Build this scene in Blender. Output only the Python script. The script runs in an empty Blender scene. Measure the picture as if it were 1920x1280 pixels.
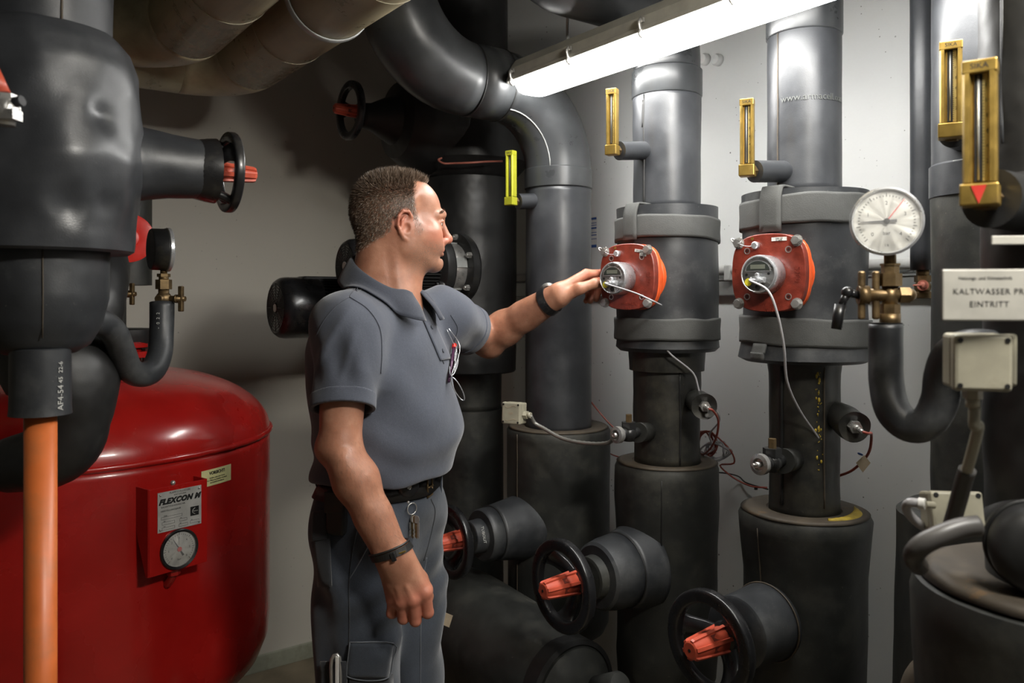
import bpy, math, random
import numpy as np
from mathutils import Vector, Matrix, noise as mnoise
random.seed(7); np.random.seed(7)
PI = math.pi
SC = bpy.context.scene
COL = SC.collection
# the room is turned 36 degrees against the camera: U runs along the far left wall, V along the right wall
ANG = math.radians(36)
U = Vector((math.cos(ANG), math.sin(ANG), 0)); V = Vector((math.sin(ANG), -math.cos(ANG), 0)); Z = Vector((0, 0, 1))
CAMZ = 1.5; HOR = 560.0; FPX = 1500.0
def W(px, py, d):                       # a place seen at that pixel, d metres in front of the camera
    return Vector(((px-960)/FPX*d, d, CAMZ+(HOR-py)*d/FPX))
def zz(py, d): return CAMZ+(HOR-py)*d/FPX

# ------------------------------------------------------------------ mesh collector
def frame(axis):
    a = Vector(axis).normalized()
    h = Z if abs(a.z) < 0.9 else Vector((1, 0, 0))
    x = h.cross(a).normalized(); y = a.cross(x).normalized()
    return x, y, a
class G:
    def __init__(s): s.v = []; s.f = []; s.sm = []
    def add(s, vs, fs, smooth=True):
        b = len(s.v); s.v += [Vector(p) for p in vs]
        s.f += [tuple(i+b for i in f) for f in fs]; s.sm += [smooth]*len(fs); return s
    def box(s, c, size, ax=None, taper=None):
        ax = ax or (Vector((1,0,0)), Vector((0,1,0)), Z); c = Vector(c); h = [k/2 for k in size]; vs = []
        for k in (-1, 1):
            for j in (-1, 1):
                for i in (-1, 1):
                    t = taper if (taper and k == 1) else 1
                    vs.append(c+ax[0]*i*h[0]*t+ax[1]*j*h[1]*t+ax[2]*k*h[2])
        return s.add(vs, [(0,2,3,1),(4,5,7,6),(0,1,5,4),(2,6,7,3),(0,4,6,2),(1,3,7,5)], False)
    def ring_loft(s, rings, cap0=True, cap1=True, smooth=True, closed=True):
        n = len(rings[0]); b = len(s.v)
        for r in rings: s.v += [Vector(p) for p in r]
        for i in range(len(rings)-1):
            for j in range(n if closed else n-1):
                k = (j+1) % n
                s.f.append((b+i*n+j, b+i*n+k, b+(i+1)*n+k, b+(i+1)*n+j)); s.sm.append(smooth)
        if closed and cap0: s.f.append(tuple(b+j for j in reversed(range(n)))); s.sm.append(False)
        if closed and cap1: s.f.append(tuple(b+(len(rings)-1)*n+j for j in range(n))); s.sm.append(False)
        return s
    def lathe(s, o, axis, prof, seg=40, fx=1.0, fy=1.0, cap=True, sharp=None):
        """prof: list of (radius, height); duplicated where an edge should stay crisp"""
        x, y, a = frame(axis); o = Vector(o); rings = []
        runs = [[prof[0]]]
        for p, q in zip(prof, prof[1:]):
            runs[-1].append(q)
        # split into runs at angles sharper than ~40 degrees so they shade crisp
        runs = []; cur = [prof[0]]
        for i in range(1, len(prof)):
            cur.append(prof[i])
            if i < len(prof)-1:
                d0 = (prof[i][0]-prof[i-1][0], prof[i][1]-prof[i-1][1]); d1 = (prof[i+1][0]-prof[i][0], prof[i+1][1]-prof[i][1])
                l = math.hypot(*d0)*math.hypot(*d1)
                if l > 1e-12 and (d0[0]*d1[0]+d0[1]*d1[1])/l < 0.8:
                    runs.append(cur); cur = [prof[i]]
        runs.append(cur)
        for ri, run in enumerate(runs):
            rings = [[o+a*h+(x*math.cos(2*PI*j/seg)*fx+y*math.sin(2*PI*j/seg)*fy)*max(r, 1e-5) for j in range(seg)] for r, h in run]
            s.ring_loft(rings, cap and ri == 0 and run[0][0] > 1e-4, cap and ri == len(runs)-1 and run[-1][0] > 1e-4)
        return s
    def cyl(s, p0, p1, r0, r1=None, seg=24):
        p0 = Vector(p0); p1 = Vector(p1); return s.lathe(p0, p1-p0, [(r0, 0), (r0 if r1 is None else r1, (p1-p0).length)], seg)
    def hexa(s, p0, p1, r):
        p0 = Vector(p0); p1 = Vector(p1); x, y, a = frame(p1-p0)
        rr = [[p+(x*math.cos(PI/3*j)+y*math.sin(PI/3*j))*r for j in range(6)] for p in (p0, p1)]
        return s.ring_loft(rr, smooth=False)
    def tube(s, pts, r, seg=16, closed=False, caps=True, smooth=1, squash=1.0):
        pts = [Vector(p) for p in pts]; rs = list(r) if hasattr(r, '__len__') else [r]*len(pts)
        if smooth > 1: pts, rs = catmull(pts, rs, smooth, closed)
        n = len(pts); tang = []
        for i in range(n):
            if closed: t = pts[(i+1) % n]-pts[i-1]
            else: t = pts[min(i+1, n-1)]-pts[max(i-1, 0)]
            tang.append(t.normalized())
        x, y, a = frame(tang[0]); rings = []
        for i in range(n):
            x = (x-tang[i]*x.dot(tang[i])).normalized(); y = tang[i].cross(x)
            rings.append([pts[i]+(x*math.cos(2*PI*j/seg)+y*math.sin(2*PI*j/seg)*squash)*rs[i] for j in range(seg)])
        if closed:
            rings.append(rings[0]); return s.ring_loft(rings, False, False)
        return s.ring_loft(rings, caps, caps)
    def torus(s, o, axis, R, r, seg=48, rs=12, fz=1.0):
        x, y, a = frame(axis); o = Vector(o); rings = []
        for i in range(seg+1):
            e = x*math.cos(2*PI*i/seg)+y*math.sin(2*PI*i/seg)
            rings.append([o+e*(R+r*math.cos(2*PI*j/rs))+a*r*fz*math.sin(2*PI*j/rs) for j in range(rs)])
        return s.ring_loft(rings, False, False)
    def sphere(s, c, r, seg=20, rad=(1,1,1), ax=None):
        ax = ax or (Vector((1,0,0)), Vector((0,1,0)), Z); c = Vector(c); n = seg//2; rings = []
        for i in range(n+1):
            t = PI*i/n; sr = max(math.sin(t), 1e-4)
            rings.append([c+(ax[0]*math.cos(2*PI*j/seg)*sr*rad[0]+ax[1]*math.sin(2*PI*j/seg)*sr*rad[1]+ax[2]*math.cos(t)*-rad[2])*r for j in range(seg)])
        return s.ring_loft(rings, False, False)
    def prism(s, poly, o, ax, depth, smooth=False):
        """poly 2-D points in ax[0], ax[1]; pushed depth along ax[2]"""
        o = Vector(o); n = len(poly)
        a = [o+ax[0]*p[0]+ax[1]*p[1] for p in poly]; b = [p+ax[2]*depth for p in a]
        vs = a+b; fs = [tuple(reversed(range(n))), tuple(range(n, 2*n))]; s.add(vs, fs, False)
        b0 = len(s.v)-2*n
        for j in range(n):
            k = (j+1) % n; s.f.append((b0+j, b0+k, b0+n+k, b0+n+j)); s.sm.append(smooth)
        return s
    def lump(s, amp, scale, seed=0, centre=None, axis=Z):
        """soft dents: push every vertex towards / away from the axis by noise"""
        c = Vector(centre) if centre is not None else None
        for i, p in enumerate(s.v):
            q = p*scale+Vector((seed*7.3, seed*3.1, seed*1.7)); n = mnoise.noise(q)+0.5*mnoise.noise(q*2.1)
            if c is not None:
                d = p-c; d = d-axis*d.dot(axis)
                if d.length > 1e-4: s.v[i] = p+d.normalized()*n*amp
            else: s.v[i] = p+mnoise.noise_vector(q)*amp
        return s
def catmull(pts, rs, k, closed=False):
    n = len(pts); P = []; R = []
    for i in range(n if closed else n-1):
        p0 = pts[(i-1) % n] if (closed or i > 0) else pts[0]*2-pts[1]
        p1 = pts[i]; p2 = pts[(i+1) % n]
        p3 = pts[(i+2) % n] if (closed or i+2 < n) else pts[n-1]*2-pts[n-2]
        for j in range(k):
            t = j/k; t2 = t*t; t3 = t2*t
            P.append((p1*2+(p2-p0)*t+(p0*2-p1*5+p2*4-p3)*t2+(p1*3-p0-p2*3+p3)*t3)*0.5)
            R.append(rs[i]*(1-t)+rs[(i+1) % n]*t)
    if not closed: P.append(pts[-1].copy()); R.append(rs[-1])
    return P, R

# ------------------------------------------------------------------ scene tree
ROOTLOC = {}
def thing(name, label, cat, loc, group=None):
    o = bpy.data.objects.new(name, None); COL.objects.link(o); o.location = loc; o.empty_display_size = .05
    o['label'] = label; o['category'] = cat
    if group: o['group'] = group
    ROOTLOC[o.name] = Vector(loc); return o
def mesh_from(name, g, off):
    m = bpy.data.meshes.new(name); m.from_pydata([tuple(p-off) for p in g.v], [], g.f)
    m.polygons.foreach_set('use_smooth', g.sm); m.update(); return m
def part(name, g, mat, parent=None, label=None, bevel=0, loc=None, solid=0):
    off = ROOTLOC[parent.name] if parent is not None else Vector(loc if loc is not None else (0,0,0))
    if parent is None and loc is None:
        n = len(g.v); c = sum(g.v, Vector())/n; off = Vector((c.x, c.y, min(p.z for p in g.v)))
    m = mesh_from(name, g, off); o = bpy.data.objects.new(name, m); COL.objects.link(o)
    m.materials.append(mat)
    if parent is not None: o.parent = parent
    else: o.location = off
    ROOTLOC[o.name] = off
    if label: o['label'] = label
    if solid:
        s = o.modifiers.new('s', 'SOLIDIFY'); s.thickness = solid; s.offset = 0
    if bevel:
        b = o.modifiers.new('b', 'BEVEL'); b.width = bevel; b.segments = 2; b.limit_method = 'ANGLE'; b.angle_limit = math.radians(50)
    return o
def solo(name, g, mat, label, cat, group=None, bevel=0, solid=0):
    o = part(name, g, mat, None, label, bevel, solid=solid); o['category'] = cat
    if group: o['group'] = group
    return o
def struct(name, g, mat, bevel=0):
    o = part(name, g, mat, None, None, bevel); o['kind'] = 'structure'; return o
def text_geo(txt, size, extr=0.0004, shear=0.0, spacing=1.0, align='CENTER', bold=0.0):
    c = bpy.data.curves.new('t', 'FONT'); c.body = txt; c.size = size; c.extrude = extr; c.shear = shear
    c.align_x = align; c.align_y = 'CENTER'; c.space_character = spacing; c.resolution_u = 3; c.offset = bold
    o = bpy.data.objects.new('t', c); COL.objects.link(o)
    dg = bpy.context.evaluated_depsgraph_get(); dg.update()
    m = bpy.data.meshes.new_from_object(o.evaluated_get(dg))
    vs = [v.co.copy() for v in m.vertices]; fs = [tuple(p.vertices) for p in m.polygons]
    bpy.data.objects.remove(o); bpy.data.curves.remove(c); bpy.data.meshes.remove(m)
    return vs, fs
def text_on(g, txt, size, o, ax, **k):
    vs, fs = text_geo(txt, size, **k); g.add([Vector(o)+ax[0]*p.x+ax[1]*p.y+ax[2]*p.z for p in vs], fs, False); return g
def text_round(g, txt, size, c, R, ang, z, up=True, **k):
    """wrapped on an upright cylinder; up=False turns it to run upwards"""
    vs, fs = text_geo(txt, size, **k); out = []
    for p in vs:
        s, t = (p.x, p.y) if up else (-p.y, p.x)
        a = ang+s/R; out.append(Vector((c[0]+math.cos(a)*(R+p.z), c[1]+math.sin(a)*(R+p.z), z+t)))
    g.add(out, fs, False); return g

# ------------------------------------------------------------------ materials
def nodes(name):
    m = bpy.data.materials.new(name); m.use_nodes = True; nt = m.node_tree; b = nt.nodes['Principled BSDF']; return m, nt, b
def lk(nt, a, b): nt.links.new(a, b)
def noise_node(nt, scale, detail=4, coord='Object', rough=.55, stretch=None):
    t = nt.nodes.new('ShaderNodeTexCoord'); n = nt.nodes.new('ShaderNodeTexNoise'); n.inputs['Scale'].default_value = scale
    n.inputs['Detail'].default_value = detail; n.inputs['Roughness'].default_value = rough
    if stretch:
        mp = nt.nodes.new('ShaderNodeMapping'); mp.inputs['Scale'].default_value = stretch
        lk(nt, t.outputs[coord], mp.inputs[0]); lk(nt, mp.outputs[0], n.inputs['Vector'])
    else: lk(nt, t.outputs[coord], n.inputs['Vector'])
    return n
def ramp(nt, src, stops):
    r = nt.nodes.new('ShaderNodeValToRGB'); e = r.color_ramp.elements
    while len(e) < len(stops): e.new(0.5)
    for i, (p, c) in enumerate(stops): e[i].position = p; e[i].color = (c[0], c[1], c[2], 1) if hasattr(c, '__len__') else (c, c, c, 1)
    lk(nt, src, r.inputs[0]); return r
def mixc(nt, fac, a, b, mode='MIX'):
    m = nt.nodes.new('ShaderNodeMix'); m.data_type = 'RGBA'; m.blend_type = mode
    for k, v in ((0, fac), (6, a), (7, b)):
        if hasattr(v, 'is_output') or isinstance(v, bpy.types.NodeSocket): lk(nt, v, m.inputs[k])
        elif k == 0: m.inputs[0].default_value = v
        else: m.inputs[k].default_value = (*v, 1)
    return m.outputs[2]
def bump(nt, b, src, strength, dist=.002, prev=None):
    n = nt.nodes.new('ShaderNodeBump'); n.inputs['Strength'].default_value = strength; n.inputs['Distance'].default_value = dist
    lk(nt, src, n.inputs['Height'])
    if prev: lk(nt, prev, n.inputs['Normal'])
    lk(nt, n.outputs[0], b.inputs['Normal']); return n.outputs[0]
def plain(name, col, rough=.5, metal=0, var=.12, scale=25, bmp=.0, spec=.5, coat=0, dirt=None, dirt_amt=.5):
    m, nt, b = nodes(name); n = noise_node(nt, scale)
    c = ramp(nt, n.outputs[0], [(.3, [k*(1-var) for k in col]), (.7, [min(1, k*(1+var)) for k in col])]).outputs[0]
    if dirt:
        n2 = noise_node(nt, scale*.35, 6, rough=.7); r2 = ramp(nt, n2.outputs[0], [(.62-.2*dirt_amt, 0), (.75, 1)])
        c = mixc(nt, r2.outputs[0], c, dirt)
    lk(nt, c, b.inputs['Base Color'])
    r = ramp(nt, n.outputs[0], [(.3, max(0, rough-.08)), (.7, min(1, rough+.08))]); lk(nt, r.outputs[0], b.inputs['Roughness'])
    b.inputs['Metallic'].default_value = metal; b.inputs['Specular IOR Level'].default_value = spec
    if coat: b.inputs['Coat Weight'].default_value = coat; b.inputs['Coat Roughness'].default_value = .1
    if bmp: bump(nt, b, noise_node(nt, scale*6, 3).outputs[0], bmp, .001)
    return m
def rubber(name, col, rough=.5, dust=(.30,.29,.26), amt=.25, grain=.25, streak=0, rust=None, rust_amt=0, dent=.25):
    """closed-cell insulation: dark, faint grain, soft dents, patchy grey dust, optional runs"""
    m, nt, b = nodes(name)
    n = noise_node(nt, 9, 6, rough=.6); c = ramp(nt, n.outputs[0], [(.3, [k*.75 for k in col]), (.7, [k*1.35 for k in col])]).outputs[0]
    d = noise_node(nt, 4.5, 8, rough=.72); dr = ramp(nt, d.outputs[0], [(.5, 0), (.8, amt)]); c = mixc(nt, dr.outputs[0], c, dust)
    sp = noise_node(nt, 160, 2); sr = ramp(nt, sp.outputs[0], [(.70, 0), (.78, amt*.8)]); c = mixc(nt, sr.outputs[0], c, [k*1.2 for k in dust])
    if rust:
        r = noise_node(nt, 7, 6, stretch=(1, 1, .18), rough=.7); rr = ramp(nt, r.outputs[0], [(.66-.14*rust_amt, 0), (.78, min(1, rust_amt+.3))]); c = mixc(nt, rr.outputs[0], c, rust)
    lk(nt, c, b.inputs['Base Color'])
    rr = ramp(nt, d.outputs[0], [(.35, rough-.07), (.7, rough+.15)]); lk(nt, rr.outputs[0], b.inputs['Roughness'])
    b.inputs['Specular IOR Level'].default_value = .5
    p = bump(nt, b, noise_node(nt, 5, 3).outputs[0], dent, .02); bump(nt, b, noise_node(nt, 420, 2).outputs[0], grain, .0006, p)
    return m
M = {}
M['foam'] = rubber('dark insulation foam', (.028,.030,.033), .42, amt=.24)
M['foam_old'] = rubber('aged insulation foam', (.022,.023,.021), .48, amt=.42, dust=(.13,.12,.09), rust=(.17,.12,.05), rust_amt=.10, dent=.4)
M['foam_rust'] = rubber('stained insulation foam', (.018,.018,.016), .38, amt=.35, dust=(.16,.14,.09), rust=(.22,.11,.03), rust_amt=.42, dent=.6)
M['foam_top'] = rubber('dusty cut insulation face', (.055,.043,.03), .6, amt=.5, dust=(.13,.095,.055), rust=(.30,.15,.04), rust_amt=.5)
M['foam_grey'] = rubber('grey insulation foam', (.032,.034,.038), .36, amt=.16, dust=(.15,.15,.15), dent=.2)
M['foam_black'] = rubber('black insulation', (.012,.012,.012), .45, amt=.1, dust=(.08,.08,.07), dent=.6)
M['tape'] = rubber('foam tape', (.068,.069,.066), .8, amt=.2, grain=.9, dust=(.13,.13,.12), dent=.25)
M['pvc'] = rubber('smooth grey jacket', (.034,.036,.038), .30, amt=.12, grain=.05, dust=(.12,.12,.12), dent=.06)
M['beige'] = rubber('beige jacket', (.40,.35,.225), .30, amt=.12, grain=.02, dust=(.46,.42,.30), dent=.02)
M['beige_seam'] = plain('beige jacket seam', (.42,.38,.27), .6)
M['blackp'] = plain('black plastic', (.012,.012,.013), .30, coat=.15, dirt=(.06,.055,.045), dirt_amt=.3)
M['blackm'] = plain('black painted iron', (.016,.016,.016), .38, bmp=.3, dirt=(.07,.06,.04), dirt_amt=.4)
M['red_knob'] = plain('red orange plastic', (.52,.080,.040), .45, var=.15, dirt=(.35,.05,.03), dirt_amt=.25)
M['orange'] = plain('orange pipe paint', (.62,.15,.035), .38, var=.18, scale=9, dirt=(.36,.15,.06), dirt_amt=.6)
M['tank'] = plain('red tank enamel', (.37,.010,.008), .25, var=.15, scale=6, bmp=.08, coat=.4, dirt=(.30,.02,.014), dirt_amt=.3)
M['meter_red'] = plain('red brown cast housing', (.20,.030,.017), .36, var=.25, scale=60, bmp=.5, coat=.25, dirt=(.14,.02,.012), dirt_amt=.3)
M['meter_orange'] = plain('bright orange flange edge', (.78,.11,.025), .35, var=.1, scale=50)
M['steel'] = plain('worn steel', (.50,.49,.47), .32, .75, .15, 60, .1)
M['chrome'] = plain('zinc plated steel', (.62,.63,.65), .30, .75, .1, 40)
M['brass'] = plain('brass', (.20,.135,.065), .45, .8, .3, 60, .2, dirt=(.07,.05,.03), dirt_amt=.9)
M['gold'] = plain('gold anodised case', (.42,.28,.07), .36, .8, .12, 50, dirt=(.30,.2,.08), dirt_amt=.3)
M['lime'] = plain('lime yellow case', (.42,.42,.03), .35, .3, .1, 50)
M['scale'] = plain('yellow scale', (.62,.48,.16), .5)
M['ink'] = plain('black ink', (.01,.01,.01), .5)
M['redink'] = plain('red ink', (.5,.03,.02), .5)
M['blueink'] = plain('blue ink', (.03,.09,.30), .5)
M['white_ink'] = plain('pale print', (.5,.5,.47), .6)
M['dial'] = plain('white dial', (.72,.71,.66), .4, dirt=(.55,.53,.47), dirt_amt=.2)
M['label_y'] = plain('yellow sticker', (.62,.60,.30), .5)
M['label_w'] = plain('white sticker', (.72,.71,.68), .5)
M['plate_m'] = plain('nameplate aluminium', (.48,.48,.46), .45, .3, .12, 30)
M['ivory'] = plain('ivory plastic', (.38,.355,.27), .4, dirt=(.26,.23,.16), dirt_amt=.25)
M['sign'] = plain('off white sign', (.42,.405,.36), .35, dirt=(.32,.30,.25), dirt_amt=.2)
M['grey_cable'] = plain('grey cable', (.36,.35,.36), .4)
M['conduit'] = plain('metal conduit', (.38,.37,.34), .4, .6)
M['red_cable'] = plain('dark red cable', (.30,.06,.04), .45)
M['copper'] = plain('copper wire', (.42,.14,.10), .4)
M['rail'] = plain('galvanised rail', (.42,.43,.42), .45, .5, .15, 12)
M['rail_w'] = plain('pale conduit tube', (.62,.62,.60), .4)
M['housing'] = plain('grey lamp housing', (.34,.33,.29), .45)
M['hose'] = plain('dark grey hose', (.075,.07,.066), .4, dirt=(.14,.13,.11), dirt_amt=.3)
M['spill'] = plain('yellow foam residue', (.42,.30,.03), .6, var=.4, bmp=.6, dirt=(.10,.07,.02), dirt_amt=.6)
M['card'] = plain('brown card', (.40,.32,.22), .7)
M['yellow'] = plain('yellow dot', (.72,.62,.04), .5)
def glass_mat():
    m, nt, b = nodes('gauge glass'); b.inputs['Base Color'].default_value = (.8,.8,.8,1); b.inputs['Roughness'].default_value = .03
    b.inputs['Alpha'].default_value = .10; b.inputs['IOR'].default_value = 1.4; return m
M['glass'] = glass_mat()
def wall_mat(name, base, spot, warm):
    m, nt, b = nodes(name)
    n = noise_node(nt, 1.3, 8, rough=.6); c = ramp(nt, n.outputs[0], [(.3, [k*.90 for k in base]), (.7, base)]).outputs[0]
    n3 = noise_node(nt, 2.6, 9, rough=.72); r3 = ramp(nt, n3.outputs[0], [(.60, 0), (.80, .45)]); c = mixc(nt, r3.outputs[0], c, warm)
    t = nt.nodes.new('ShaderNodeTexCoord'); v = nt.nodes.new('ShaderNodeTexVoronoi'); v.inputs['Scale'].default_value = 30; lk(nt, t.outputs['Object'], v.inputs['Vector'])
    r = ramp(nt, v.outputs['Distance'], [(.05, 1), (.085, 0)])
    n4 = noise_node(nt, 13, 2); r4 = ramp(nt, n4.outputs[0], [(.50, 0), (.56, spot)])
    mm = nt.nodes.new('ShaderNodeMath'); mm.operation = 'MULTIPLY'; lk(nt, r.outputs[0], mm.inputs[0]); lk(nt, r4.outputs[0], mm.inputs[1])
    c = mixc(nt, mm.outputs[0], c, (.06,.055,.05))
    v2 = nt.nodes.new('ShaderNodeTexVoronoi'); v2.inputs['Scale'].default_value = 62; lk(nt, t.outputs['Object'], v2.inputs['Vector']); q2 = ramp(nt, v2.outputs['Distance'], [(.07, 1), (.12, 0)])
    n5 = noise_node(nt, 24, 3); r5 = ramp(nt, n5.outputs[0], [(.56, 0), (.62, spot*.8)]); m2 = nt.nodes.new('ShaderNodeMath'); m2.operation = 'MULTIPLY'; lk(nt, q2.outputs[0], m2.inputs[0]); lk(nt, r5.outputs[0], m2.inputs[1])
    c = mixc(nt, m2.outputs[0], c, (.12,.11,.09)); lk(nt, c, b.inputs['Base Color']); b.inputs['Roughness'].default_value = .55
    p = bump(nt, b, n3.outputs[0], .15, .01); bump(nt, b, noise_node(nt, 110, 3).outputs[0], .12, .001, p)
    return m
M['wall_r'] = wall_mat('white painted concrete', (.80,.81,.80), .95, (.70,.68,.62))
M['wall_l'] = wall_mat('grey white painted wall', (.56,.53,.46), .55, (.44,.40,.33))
M['wall_b'] = plain('plain rear wall', (.45,.44,.42), .8)
M['ceil'] = plain('ceiling concrete', (.20,.20,.19), .8, bmp=.2)
M['floor'] = plain('dusty concrete floor', (.20,.165,.11), .75, var=.3, scale=4, bmp=.3, dirt=(.10,.08,.05), dirt_amt=.6)
M['base'] = plain('olive grey baseboard paint', (.30,.31,.24), .5, dirt=(.2,.2,.14))
def emit(name, col, st):
    m, nt, b = nodes(name); b.inputs['Emission Color'].default_value = (*col, 1); b.inputs['Emission Strength'].default_value = st; b.inputs['Base Color'].default_value = (.8,.8,.8,1); return m
M['lens'] = emit('lit diffuser', (1, .99, .96), 42)
# ================================================================== the room
CL, CR = 3.21, 1.90                    # wall distances along the normals
NL = Vector((-math.sin(ANG), math.cos(ANG), 0)); NR = U
def wpt(r, l, z=0): return U*r+NL*l+Z*z       # room coordinates: r along U (right wall at CR), l along NL (left wall at CL)
def slab(name, r0, r1, l0, l1, z0, z1, mat, bev=0):
    g = G(); g.box(wpt((r0+r1)/2, (l0+l1)/2, (z0+z1)/2), (r1-r0, l1-l0, z1-z0), (U, NL, Z)); return struct(name, g, mat, bev)
H = 2.95
slab('floor', -3.2, 2.1, -1.6, 3.4, -.12, 0, M['floor'])
slab('ceiling', -3.2, 2.1, -1.6, 3.4, H, H+.12, M['ceil'])
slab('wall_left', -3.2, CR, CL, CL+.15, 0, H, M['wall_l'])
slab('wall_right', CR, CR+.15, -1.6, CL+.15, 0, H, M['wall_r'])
slab('wall_back', -3.2, 2.05, -1.6, -1.45, 0, H, M['wall_b'])
slab('wall_side', -3.2, -3.05, -1.45, CL, 0, H, M['wall_b'])
slab('baseboard_left', -3.05, CR, CL-.012, CL, 0, .065, M['base'], .002)

# ---- suspended tube lights
def tube_light(p0, p1, label, fixed_rods, group=None):
    d = (p1-p0).normalized(); L = (p1-p0).length; side = Z.cross(d).normalized()
    t = thing('ceiling_light', label, 'light', p0+Z*-.06, group)
    # cross-sections: housing above, lens tray below
    hp = [(-.062, .0), (-.060, .030), (-.042, .056), (-.03, .060), (.03, .060), (.042, .056), (.060, .030), (.062, 0)]
    def prof_ring(o, pr, k=1, dz=0): return [o+side*a*k+Z*(b*k+dz) for a, b in pr]
    g = G(); rings = []
    for s, k in ((0, .72), (.012, .93), (.03, 1), (L-.03, 1), (L-.012, .93), (L, .72)): rings.append(prof_ring(p0+d*s, hp, k))
    g.ring_loft(rings, smooth=False); part('housing', g, M['housing'], t)
    g = G(); rings = []
    lp = [(.058, -.001), (.056, -.018), (.044, -.036), (.022, -.045), (-.022, -.045), (-.044, -.036), (-.056, -.018), (-.058, -.001)]
    for s, k in ((.018, .55), (.03, .80), (.055, .95), (.08, 1), (L-.08, 1), (L-.055, .95), (L-.03, .8), (L-.018, .55)): rings.append(prof_ring(p0+d*s, lp, k))
    g.ring_loft(rings); part('diffuser', g, M['lens'], t)
    g = G(); pr = [(-.066, -.006), (-.066, .006), (.066, .006), (.066, -.006)]
    g.ring_loft([prof_ring(p0+d*s, pr, k) for s, k in ((-.002, .8), (.02, 1), (L-.02, 1), (L+.002, .8))], smooth=False); part('rim', g, M['housing'], t, bevel=.002)
    s = .045
    while s < L-.03:
        for sg in (-1, 1):
            o = p0+d*s+side*sg*.0665; g = G()
            g.tube([o+Z*.022, o+side*sg*.006+Z*.012, o+side*sg*.003-Z*.004, o+side*sg*.005-Z*.014, o-side*sg*.004-Z*.018], .0035, 8, smooth=3, squash=1.8)
            g.box(o+Z*.018, (.014, .006, .01), (d, side, Z)); part('clip', g, M['steel'], t)
        s += .255 if s > .2 else .245
    for s in fixed_rods:
        g = G(); o = p0+d*s; g.cyl(o+Z*.055, Vector((o.x, o.y, H)), .0045, seg=10); g.lathe(o+Z*.055, Z, [(.014, 0), (.014, .01), (.006, .016)], 12)
        part('hanging_rod', g, M['rail'], t)
    return t
LZ = 2.115
LA = Vector((.028, 2.30, LZ)); tube_light(LA, LA+V*1.62, 'long lit tube ceiling light hanging on a thin rod before the white wall', (.205, 1.42))
LB = Vector((.52, .74, 2.30)); tube_light(LB+V*.0, LB+V*.62, 'short lit tube ceiling light behind the viewer', (.12, .5))

# ---- rail along the right wall
zr0, zr1 = 1.515, 1.572
t = thing('cable_rail', 'grey metal cable rail with pale tube fixed along the white wall', 'rail', wpt(CR-.02, 2.3, 1.5))
g = G(); g.box(wpt(CR-.012, .9, 1.533), (.024, 4.4, .048), (U, NL, Z)); part('channel', g, M['rail'], t, bevel=.003)
g = G(); g.box(wpt(CR-.026, .9, 1.558), (.004, 4.4, .006), (U, NL, Z)); part('lip', g, M['rail'], t)
g = G(); g.cyl(wpt(CR-.03, -1.3, 1.583), wpt(CR-.03, 3.1, 1.583), .0145, seg=16); part('tube', g, M['rail_w'], t)
for k in (2.62, 2.2, 1.82, 1.5):
    g = G(); g.box(wpt(CR-.03, k, 1.575), (.036, .02, .045), (U, NL, Z)); part('clamp', g, M['rail_w'], t, bevel=.003)
# ---- wall sticker with blue bars
g = G(); px, d = 1113.5, 2.73
def on_right_wall(px, py, off=.001):
    k = (px-960)/FPX; d = (CR-off)/(k*U.x+U.y); return Vector((k*d, d, zz(py, d)))
a, b_ = on_right_wall(1107, 407), on_right_wall(1120, 465); c = (a+b_)/2
t = thing('wall_sticker', 'small white sticker with blue bars on the wall behind the grey pipe', 'sticker', c)
g = G(); g.box(c, (.001, (a-b_).xy.length, a.z-b_.z), (U, V, Z)); part('paper', g, M['label_w'], t)
g = G()
for f, h in ((.06, .07), (.2, .02), (.27, .02), (.36, .05), (.5, .02), (.58, .03), (.7, .02), (.93, .09)):
    g.box(Vector((c.x, c.y, a.z-(a.z-b_.z)*f))-U*.001, (.001, (a-b_).xy.length*.8, (a.z-b_.z)*h), (U, V, Z))
part('print', g, M['blueink'], t)
# ---- two round wall caps with a small tube
for i, (px, py) in enumerate(((1324, 112), (1348, 113))):
    o = on_right_wall(px, py, 0); g = G(); g.lathe(o, -U, [(.018, 0), (.018, .012), (.014, .02), (.0, .022)], 24)
    solo('wall_rosette', g, M['wall_r'], ('left', 'right')[i]+' one of two small white round covers high on the wall between the meter pipes', 'wall cover', 'white wall covers')
# ---- hairline cracks and scratches
# ================================================================== pipes
P1 = Vector((.416, 2.15, 0)); P2 = Vector((.668, 1.83, 0)); P3 = Vector((.146, 2.52, 0)); P4 = Vector((-.155, 2.935, 0)); P5 = Vector((.888, 1.514, 0))
P6 = Vector((.725, 1.05, 0)); PL = Vector((-.767, 1.30, 0))
FL = .0
def column(t, name, c, prof, mat, seg=56, lump=0, ls=6, seed=0, label=None, bevel=0):
    g = G(); g.lathe(Vector((c.x, c.y, 0)), Z, [(r, z) for r, z in prof], seg)
    if lump: g.lump(lump, ls, seed, c)
    return part(name, g, mat, t, label)
def fine(prof, step=.02):
    out = [prof[0]]
    for (r0, z0), (r1, z1) in zip(prof, prof[1:]):
        n = max(1, int(math.hypot(r1-r0, z1-z0)/step))
        for i in range(1, n+1): out.append((r0+(r1-r0)*i/n, z0+(z1-z0)*i/n))
    return out
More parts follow.
